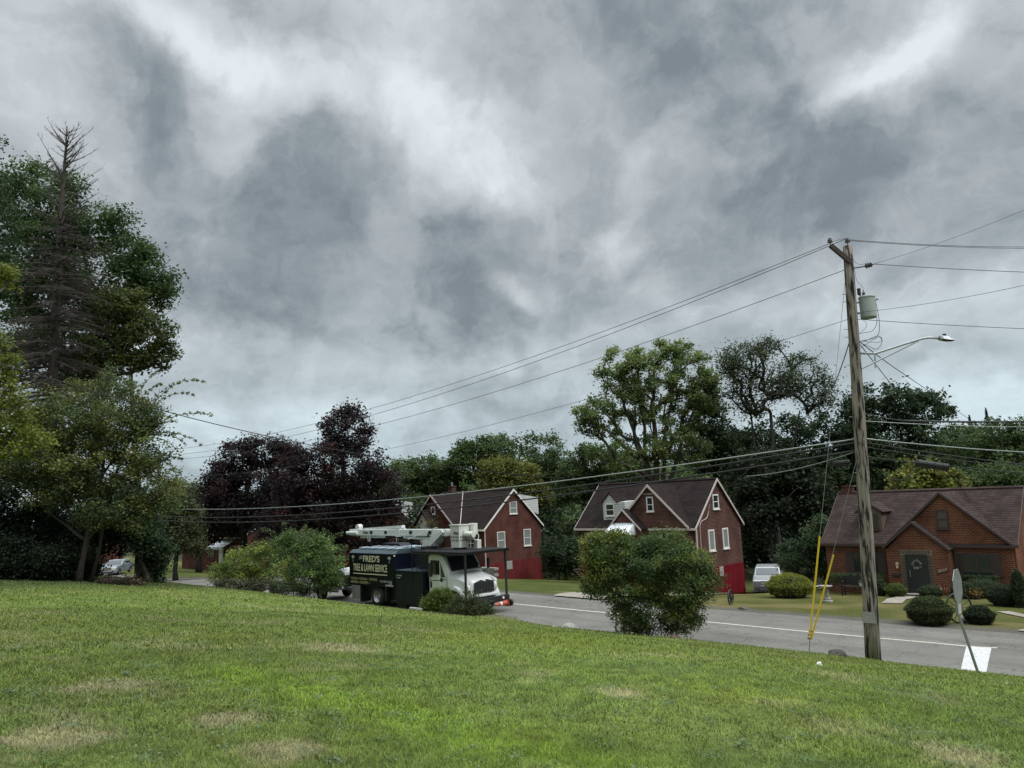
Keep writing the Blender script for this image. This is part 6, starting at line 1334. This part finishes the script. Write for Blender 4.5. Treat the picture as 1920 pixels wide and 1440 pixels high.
e2 = onpole(880)-RT*.1; guy('guy wire with the more slanted yellow guard, running to the middle of the pole', b0+RT*.05, b0+RT*.05+(e2-b0)*.47, e2)
# ------------------------------------------------------------------ wires
OW = 'overhead wires'
def wire(label, a, b, sag=.4, r=.008, m=None, name='overhead_wire', cat='wire', pts=None, group=OW, n=26):
    a = np.array(a, float); b = np.array(b, float)
    p = [tuple(a+(b-a)*t-np.array([0, 0, 4*sag*t*(1-t)])) for t in np.linspace(0, 1, n)] if pts is None else [tuple(q) for q in pts]
    o = MB().tube(p, r, 5).build(name, m or m_wire, None, origin=p[0], smooth=True); return tag(o, label, cat, group)
dL = 52.
fp = P(292, 1080, dL); fpz = gz(fp[0], fp[1]); f_top = P(289, 850, dL)
fpole = thing('utility_pole', (fp[0], fp[1], fpz), 'next utility pole far down the street, hidden among the left trees', 'utility pole')
MB().tube([(fp[0], fp[1], fpz-.2), (fp[0], fp[1], f_top[2]+.1)], [.17, .11], 12).build('post', m_pole, fpole, smooth=True)
armP = pp(1557, 456, -.16)
def PL(py, dx=0): return P(290+dx, py, dL)
wire('topmost wire, from the slanted arm down to the left', armP, PL(845), 1.15, .009)
wire('second wire from the top, from the pole top down to the left', ptop+np.array([0, 0, .22]), PL(855), 1.3, .010)
wire('third wire down to the left, from below the slanted arm', onpole(507), PL(862), 1.25, .009)
wire('neutral wire lower down, crossing in front of the tall spreading tree', onpole(607), PL(895), 1.15, .007)
wire('short jumper wire between the arm insulator and the pole top', armP, ptop+np.array([0, 0, .22]), -.03, .007)
wire('uppermost horizontal wire running off to the right', ptop+np.array([0, 0, .2]), P(2300, 436, PD+5), .35, .009)
wire('second horizontal wire just under the uppermost one at the right', ptop+np.array([0, 0, .17]), P(2300, 447, PD+6), .30, .008)
wire('horizontal wire from the strain insulator to the right', q2, P(2300, 514, PD+3), .12, .010)
wire('thin wire rising from the strain insulator to the upper right', q2, P(2300, 210, PD-6), .25, .005)
wire('thin wire rising to the right from beside the transformer', onpole(596)+RT*.1, P(2300, 430, PD-5), .25, .006)
wire('horizontal wire level with the street light, running to the right', onpole(608), P(2300, 622, PD+3), .12, .009)
wire('thick black cable running right above the house roof', pp(1690, 789), P(2300, 768, PD+2), .15, .028, m_cable)
wire('thin line leading from the pole into the thick black cable', onpole(790), pp(1690, 789), .0, .008)
wire('wire just beneath the thick black cable at the right', onpole(806), P(2300, 786, PD+2), .2, .009, m_wirel)
wire('bright communication strand running right from the pole middle', onpole(839), P(2300, 852, PD+3), .2, .016, m_wirel)
wire('black cable under the bright strand at the right', onpole(846), P(2300, 895, PD+3), .2, .016, m_cable)
wire('lowest thin cable to the right, above the splice closure', onpole(854), P(2300, 880, PD+3), .3, .007)
wire('cable that carries the splice closure at the right', onpole(873), P(2300, 905, PD+4), .15, .012, m_cable)
wire('sagging black service cable below the splice closure', pp(1650, 884), pp(1716, 880), .25, .008, m_cable)
# bundle to the left
for lab, y0, ym, y1, r, m in (('uppermost pale communication cable to the left, from the pole middle', 840, 938, 953, .020, m_wirel), ('middle black communication cable to the left', 847, 954, 967, .026, m_cable), ('lowest black communication cable to the left', 862, 965, 975, .028, m_cable)):
    a = onpole(y0); b = PL(y1); Y_ = a[1]; mid = onY(720, ym, (a[1]+b[1])/2); 
    tm = (a[0]-mid[0])/(a[0]-b[0]); zlin = a[2]+(b[2]-a[2])*tm; sag = (zlin-mid[2])/(4*tm*(1-tm)); wire(lab, a, b, float(np.clip(sag, -.3, 1.6)), r, m)
wire('thin lashing loop from the cable bundle left of the pole', onpole(862), P(1400, 893, PD+5), .12, .012, m_wirel)
# service drops
wire('service drop hanging down to the left from the pole', onpole(655)-RT*.1, P(1440, 905, 45), 1.0, .014, m_cable, pts=bez(onpole(655)-RT*.1, pp(1575, 700, 1), pp(1560, 730, 3), 5)+bez(pp(1560, 730, 3), pp(1500, 800, 9), P(1326, 948, 47), 14)[1:])
wire('service drop to the right house', onpole(650)+RT*.1, P(1700, 925, 42), .5, .012, m_cable, pts=bez(onpole(650)+RT*.1, pp(1655, 700, 4), P(1690, 745, 28), 10)+bez(P(1690, 745, 28), P(1735, 830, 34), P(1850, 980, 42), 8)[1:])
wire('long service wire slanting down to the far right', onpole(645)+RT*.1, P(1830, 800, 60), .5, .013, m_cable, pts=bez(onpole(648)+RT*.1, pp(1650, 672, 2), pp(1700, 705, 8), 8)+bez(pp(1700, 705, 8), pp(1760, 745, 20), P(1880, 830, 62), 10)[1:])
A_ = P(-260, 610, 14); B_ = P(1110, 905, 66); 
wl = [P(0, 686, 19), P(180, 735, 23.5), P(400, 795, 30), P(560, 828, 36), P(720, 858, 43), P(900, 884, 52), P(1060, 897, 62)]
ts = np.linspace(0, 1, 30); import itertools
wx_ = np.array([A_]+wl); s_ = np.linspace(0, 1, len(wx_)); 
# one smooth sagging span fitted through those sightings
co = [np.polyfit(s_, wx_[:, i], 3) for i in range(3)]
wire('heavy black cable slanting across from the upper left edge to behind the houses', None, None, pts=[np.array([np.polyval(co[i], t) for i in range(3)]) for t in ts], r=.022, m=m_cable) if False else tag(MB().tube([tuple(np.polyval(co[i], t) for i in range(3)) for t in ts], .018, 5).build('overhead_wire', m_cable, None, origin=A_, smooth=True), 'heavy black cable slanting across from the upper left edge to behind the houses', 'wire', OW)
# looping leads round the transformer
def lead(label, pts, r=.008): wire(label, None, None, pts=pts, r=r, m=m_cable, name='transformer_lead', group='leads beside the transformer', a_=0) if False else tag(MB().tube([tuple(p) for p in pts], r, 5).build('transformer_lead', m_cable, None, origin=pts[0], smooth=True), label, 'wire', 'leads beside the transformer')
def curve(pl, n=8):
    P_ = [pp(*q) for q in pl]; out = []
    for i in range(len(P_)-1):
        p0 = P_[max(i-1, 0)]; p1 = P_[i]; p2 = P_[i+1]; p3 = P_[min(i+2, len(P_)-1)]
        for t in np.linspace(0, 1, n, endpoint=False): out.append(.5*((2*p1)+(-p0+p2)*t+(2*p0-5*p1+4*p2-p3)*t*t+(-p0+3*p1-3*p2+p3)*t**3))
    out.append(P_[-1]); return out
lead('outer lead looping down from the transformer to the pole', curve([(1641, 563), (1647, 590), (1649, 615), (1645, 630), (1632, 636), (1610, 640)]), .008)
lead('inner lead hanging from the transformer then back to the pole', curve([(1641, 566), (1643, 590), (1644, 606), (1636, 620), (1620, 624), (1607, 626)]), .007)
lead('round slack coil of wire below the transformer', curve([(1611, 643), (1628, 637), (1645, 630), (1654, 636), (1651, 648), (1642, 655), (1630, 650), (1618, 645)]), .007)
lead('small slack loop between coil and pole', curve([(1610, 655), (1625, 645), (1648, 632), (1652, 640), (1640, 642), (1620, 640)]), .006)
lead('thin lead from the pole top down to the transformer bushing', curve([(1595, 476), (1601, 500), (1606, 525), (1613, 533), (1619, 541)]), .005)
lead('thin slack lead from the pole top to the strain insulator', curve([(1596, 478), (1604, 492), (1615, 496), (1628, 492)]), .005)
lead('thin lead under the transformer', curve([(1609, 590), (1618, 600), (1625, 607), (1622, 616), (1608, 628)]), .005)
# splice closure
sc_a = pp(1716, 868, 1); sc_b = pp(1779, 877, 1); spc = thing('splice_closure', (sc_a+sc_b)/2, 'black cylindrical cable splice closure hanging on the cable at the right', 'cable closure')
k = MB(); d = sc_b-sc_a; k.tube([tuple(sc_a), tuple(sc_a+d*.04), tuple(sc_a+d*.96), tuple(sc_b)], [.05, .105, .105, .05], 12); k.build('shell', m_cable, spc)
k = MB()
for t in (.06, .3, .55, .8, .94): k.tube([tuple(sc_a+d*t), tuple(sc_a+d*(t+.02))], .115, 12)
k.build('band', m_dplas, spc)
s2c = thing('splice_closure', pp(1578, 872, .4), 'dark boxy cable closure on the cables just left of the pole', 'cable closure'); a = pp(1562, 869, .4); b = pp(1592, 867, .4); MB().tube([tuple(a), tuple(b)], .075, 10).build('shell', m_cable, s2c)
# ------------------------------------------------------------------ garden things
def wagon(label, c, r, ydir):
    t = thing('wagon_wheel', (c[0], c[1], c[2]-r), label, 'wagon wheel', 'wagon wheels standing in the gardens'); ydir = np.array(ydir, float); ydir /= np.linalg.norm(ydir); ring = [tuple(c+(ydir*math.cos(a)+z_*math.sin(a))*r) for a in np.linspace(0, 2*math.pi, 33)]
    MB().tube(ring, .028, 7, cap=False).build('rim', m_cable, t); k = MB()
    for i in range(12): a = 2*math.pi*i/12; k.tube([tuple(c), tuple(c+(ydir*math.cos(a)+z_*math.sin(a))*r)], [.020, .012], 5)
    k.build('spokes', m_cable, t); nx = np.cross(ydir, z_); MB().tube([tuple(c-nx*.07), tuple(c+nx*.07)], .055, 10).build('hub', m_cable, t)
w0 = G(1799, 1170); wagon('large black spoked wagon wheel between two bushes near the kerb', w0+np.array([0, .2, .50]), .50, RT*.96+_fh*.2)
w0 = G(1371, 1134); wagon('small dark wagon wheel standing on the grass left of the suv driveway', w0+np.array([0, 0, .30]), .31, RT*.42+_fh*.6)
# garden bench with a flower pot
bb = G(1607, 1117); bn = thing('garden_bench', bb, 'black slatted garden bench behind the utility pole', 'bench'); u = np.array([1., .0, 0]); k = MB(); bz = bb[2]
for i in range(4): k.box(bb[0]-.75, bb[0]+.75, bb[1]-.05+i*.11, bb[1]+.04+i*.11, bz+.42, bz+.45)
k.build('seat', m_cable, bn); k = MB()
for i in range(4): k.box(bb[0]-.75, bb[0]+.75, bb[1]+.42, bb[1]+.45, bz+.52+i*.10, bz+.59+i*.10)
for t in (-.35, 0, .35): k.prism([(bb[0]+t-.12, bz+.9), (bb[0]+t+.12, bz+.9), (bb[0]+t, bz+1.04)], 'y', bb[1]+.42, bb[1]+.45)
k.build('backrest', m_cable, bn)
for sx_ in (-.7, .7):
    k = MB(); k.box(bb[0]+sx_-.03, bb[0]+sx_+.03, bb[1]-.03, bb[1]+.03, bz-.05, bz+.62); k.box(bb[0]+sx_-.03, bb[0]+sx_+.03, bb[1]+.38, bb[1]+.44, bz-.05, bz+.9); k.box(bb[0]+sx_-.03, bb[0]+sx_+.03, bb[1]-.03, bb[1]+.40, bz+.62, bz+.66); k.build('leg', m_cable, bn)
pc = (bb[0]+.2, bb[1]+.15, bz+.45); fpt = thing('plant_pot', pc, 'small white pot of plants on the garden bench seat', 'flower pot'); MB().lathe(pc, [(0, 0), (.07, 0), (.1, .15), (.085, .15), (0, .13)], 12).build('pot', m_trim, fpt)
c = np.array(pc)+np.array([0, 0, .22])+rng.normal(size=(150, 3))*.06; leaves('foliage', c, .05, np.tile([[.09, .12, .07]], (150, 1)), m_leaf, fpt)
bd = G(1552, 1129); bbt = thing('bird_bath', bd, 'grey stone bird bath on the grass left of the bench', 'bird bath'); MB().lathe(bd, [(0, -.03), (.24, -.03), (.24, .08), (.16, .10), (.16, .18), (.10, .22), (.08, .40), (.10, .58), (.13, .62), (0, .62)], 8).build('pedestal', m_stone, bbt); MB().lathe(bd+np.array([0, 0, .62]), [(0, 0), (.12, 0), (.26, .07), (.27, .10), (.24, .09), (.1, .04), (0, .04)], 20).build('bowl', m_stone, bbt, smooth=True)
# rocks
m_rock = mat('pale rock', (.34, .32, .28), .9, var=.4, scale=4, bump=.8, bscale=7); m_rockd = mat('dark weathered stump', (.09, .08, .072), .95, var=.5, scale=6, bump=1., bscale=12)
def rock(name, label, px, py, sx, sy, sz, m, cat='rock', rz=0, dep=None):
    import bmesh
    p = G(px, py) if dep is None else GY(px, dep); bm = bmesh.new(); bmesh.ops.create_icosphere(bm, subdivisions=3, radius=1); s0 = rng.uniform(0, 9)
    for v in bm.verts:
        n_ = math.sin(v.co.x*3+s0)*math.cos(v.co.y*2.7+s0)*.16+math.sin(v.co.z*5+v.co.x*4+s0)*.09+math.sin(v.co.x*11+v.co.y*9)*.04; v.co *= 1+n_; v.co.x *= sx; v.co.y *= sy; v.co.z *= sz
    me = bpy.data.meshes.new(name); bm.to_mesh(me); bm.free(); me.materials.append(m); o = bpy.data.objects.new(name, me); C.objects.link(o); o.location = (p[0], p[1], p[2]+sz*.25); o.rotation_euler.z = rz; return tag(o, label, cat)
rock('rock', 'flat pale rock on the earth mound at the roadside', 1069, 1185, .42, .25, .17, m_rock, rz=-.7, dep=20.3)
rock('rock', 'flat pale slab half sunk in the grass left of the pale rock', 1040, 1184, .22, .12, .05, m_rock, rz=-.5, dep=20.0)
rock('tree_stump', 'low rotten dark stump in the grass left of the utility pole', 1572, 1229, .36, .2, .15, m_rockd, 'stump', rz=-.75, dep=20.35)
rock('rock', 'small white stone in the grass below the guy wires', 1536, 1248, .055, .05, .06, mat('white stone', (.62, .62, .56), .8))
rock('rock', 'reddish stone at the foot of the large roadside bush', 1262, 1195, .2, .12, .08, mat('reddish stone', (.16, .09, .07), .9, var=.3), rz=-.7, dep=20.3)
rock('rock', 'pale boulder beside the large wagon wheel', 1812, 1167, .25, .18, .2, m_rock)
rock('rock', 'small stones at the verge beyond the large bush', 1394, 1143, .22, .12, .1, m_rockd)
rock('rock', 'pale flat stone under the verge bushes left of the truck', 505, 1105, .9, .3, .16, m_rock, rz=-.8, dep=19.8)
# white board under the truck edge
p = GY(768, 20.7); o = MB().box(p[0]-.4, p[0]+.4, p[1]+.3, p[1]+.42, p[2]+.02, p[2]+.09).build('wooden_board', m_trim, None, origin=p); tag(o, 'pale board lying at the verge beside the truck', 'board')

# ------------------------------------------------------------------ grass blades
def grass():
    Vs = []; Cs = []
    def patch(n, rmin, rmax, hgt, wid, power=1., far=False):
        r = np.sqrt(rng.uniform(rmin**2, rmax**2, n)); th = rng.uniform(-.85, .95, n)   # around the view
        x = r*np.sin(th); y = r*np.cos(th); X = x*math.cos(YAW)-y*math.sin(YAW); Y = x*math.sin(YAW)+y*math.cos(YAW); k = (Y < 21.25+.3*(vnoise(X, Y, .7)-.5)) & (Y > -12); X, Y, r = X[k], Y[k], r[k]; n = len(X)
        Z = height(X, Y); col = lawn_colour(X, Y); cl_ = vnoise(X, Y, .16)[:, None]; tuft = fbm(X+5, Y+5, .5, 2)
        g = col.mean(1); dryness = np.clip((col[:, 0]/col[:, 1]-.8)*3, 0, 1)
        isdry = rng.uniform(size=n) < .05+.35*dryness; c = col*rng.uniform(.5, 1.7, (n, 1))*(.65+.7*cl_); c[isdry] = np.array([.33, .30, .19])*rng.uniform(.6, 1.25, (isdry.sum(), 1))
        h = hgt*rng.uniform(.4, 1.15, n)*(.55+.9*tuft)*np.where(isdry, .75, 1); az = rng.uniform(0, 6.28, n); lean = rng.uniform(.15, .95, n); w = wid*rng.uniform(.6, 1.3, n)
        b = np.stack([X, Y, Z-.004], 1); s = np.stack([np.cos(az), np.sin(az), 0*az], 1)*w[:, None]; laz = az+np.pi/2+rng.normal(size=n)*.6
        d = np.stack([np.cos(laz)*lean, np.sin(laz)*lean, np.ones(n)], 1); d /= np.linalg.norm(d, axis=1)[:, None]; mid = b+d*h[:, None]*.55; d2 = d+np.stack([np.cos(laz)*.7, np.sin(laz)*.7, -.45*np.ones(n)], 1); tip = mid+d2*h[:, None]*.5
        Vs.append(np.stack([b-s, b+s, mid+s*.7, mid-s*.7, tip], 1)); Cs.append(np.repeat(c[:, None, :], 5, 1))
    patch(225000, 3.2, 7.5, .062, .0028); patch(200000, 7.5, 13, .070, .0050); patch(145000, 13, 22, .075, .008); patch(100000, 22, 42, .085, .013)
    V = np.concatenate(Vs); Cc = np.concatenate(Cs).reshape(-1, 3); n = len(V); k = np.arange(n)*5
    quad = np.stack([k, k+1, k+2, k+3], 1); tri = np.stack([k+3, k+2, k+4, k+4], 1)
    # quads as two triangles so that one array holds everything
    Fc = np.concatenate([np.stack([k, k+1, k+2], 1), np.stack([k, k+2, k+3], 1), np.stack([k+3, k+2, k+4], 1)])
    o = np_mesh('grass', V.reshape(-1, 3), Fc, mat('grass blade', (1, 1, 1), .65, attr=True, trans=.35, spec=.25), None, Cc); tag(o, 'mown green lawn grass with straw coloured dry patches in the foreground', 'grass', None, 'stuff')
grass()
# clover and broad leaved weeds in the mown lawn
nc = 700; r_ = np.sqrt(rng.uniform(3.4**2, 14**2, nc)); th = rng.uniform(-.85, .95, nc); x = r_*np.sin(th); y = r_*np.cos(th)
cx = x*math.cos(YAW)-y*math.sin(YAW); cy_ = x*math.sin(YAW)+y*math.cos(YAW); kk = rng.integers(0, nc, 21000); sp_r = rng.uniform(.03, .16, nc)[kk]
wx2 = cx[kk]+rng.normal(size=21000)*sp_r; wy2 = cy_[kk]+rng.normal(size=21000)*sp_r; wz2 = height(wx2, wy2)+rng.uniform(.02, .055, 21000)
wc = np.array([[.13, .20, .085], [.10, .17, .05], [.16, .22, .12]])[rng.integers(0, 3, nc)][kk]*rng.uniform(.7, 1.3, (21000, 1))
tag(leaves('clover', np.stack([wx2, wy2, wz2], 1), .026, wc, m_leaf, None, flat=1.6, aspect=.8), 'patches of clover and broad leaved weeds growing in the lawn', 'clover', None, 'stuff')
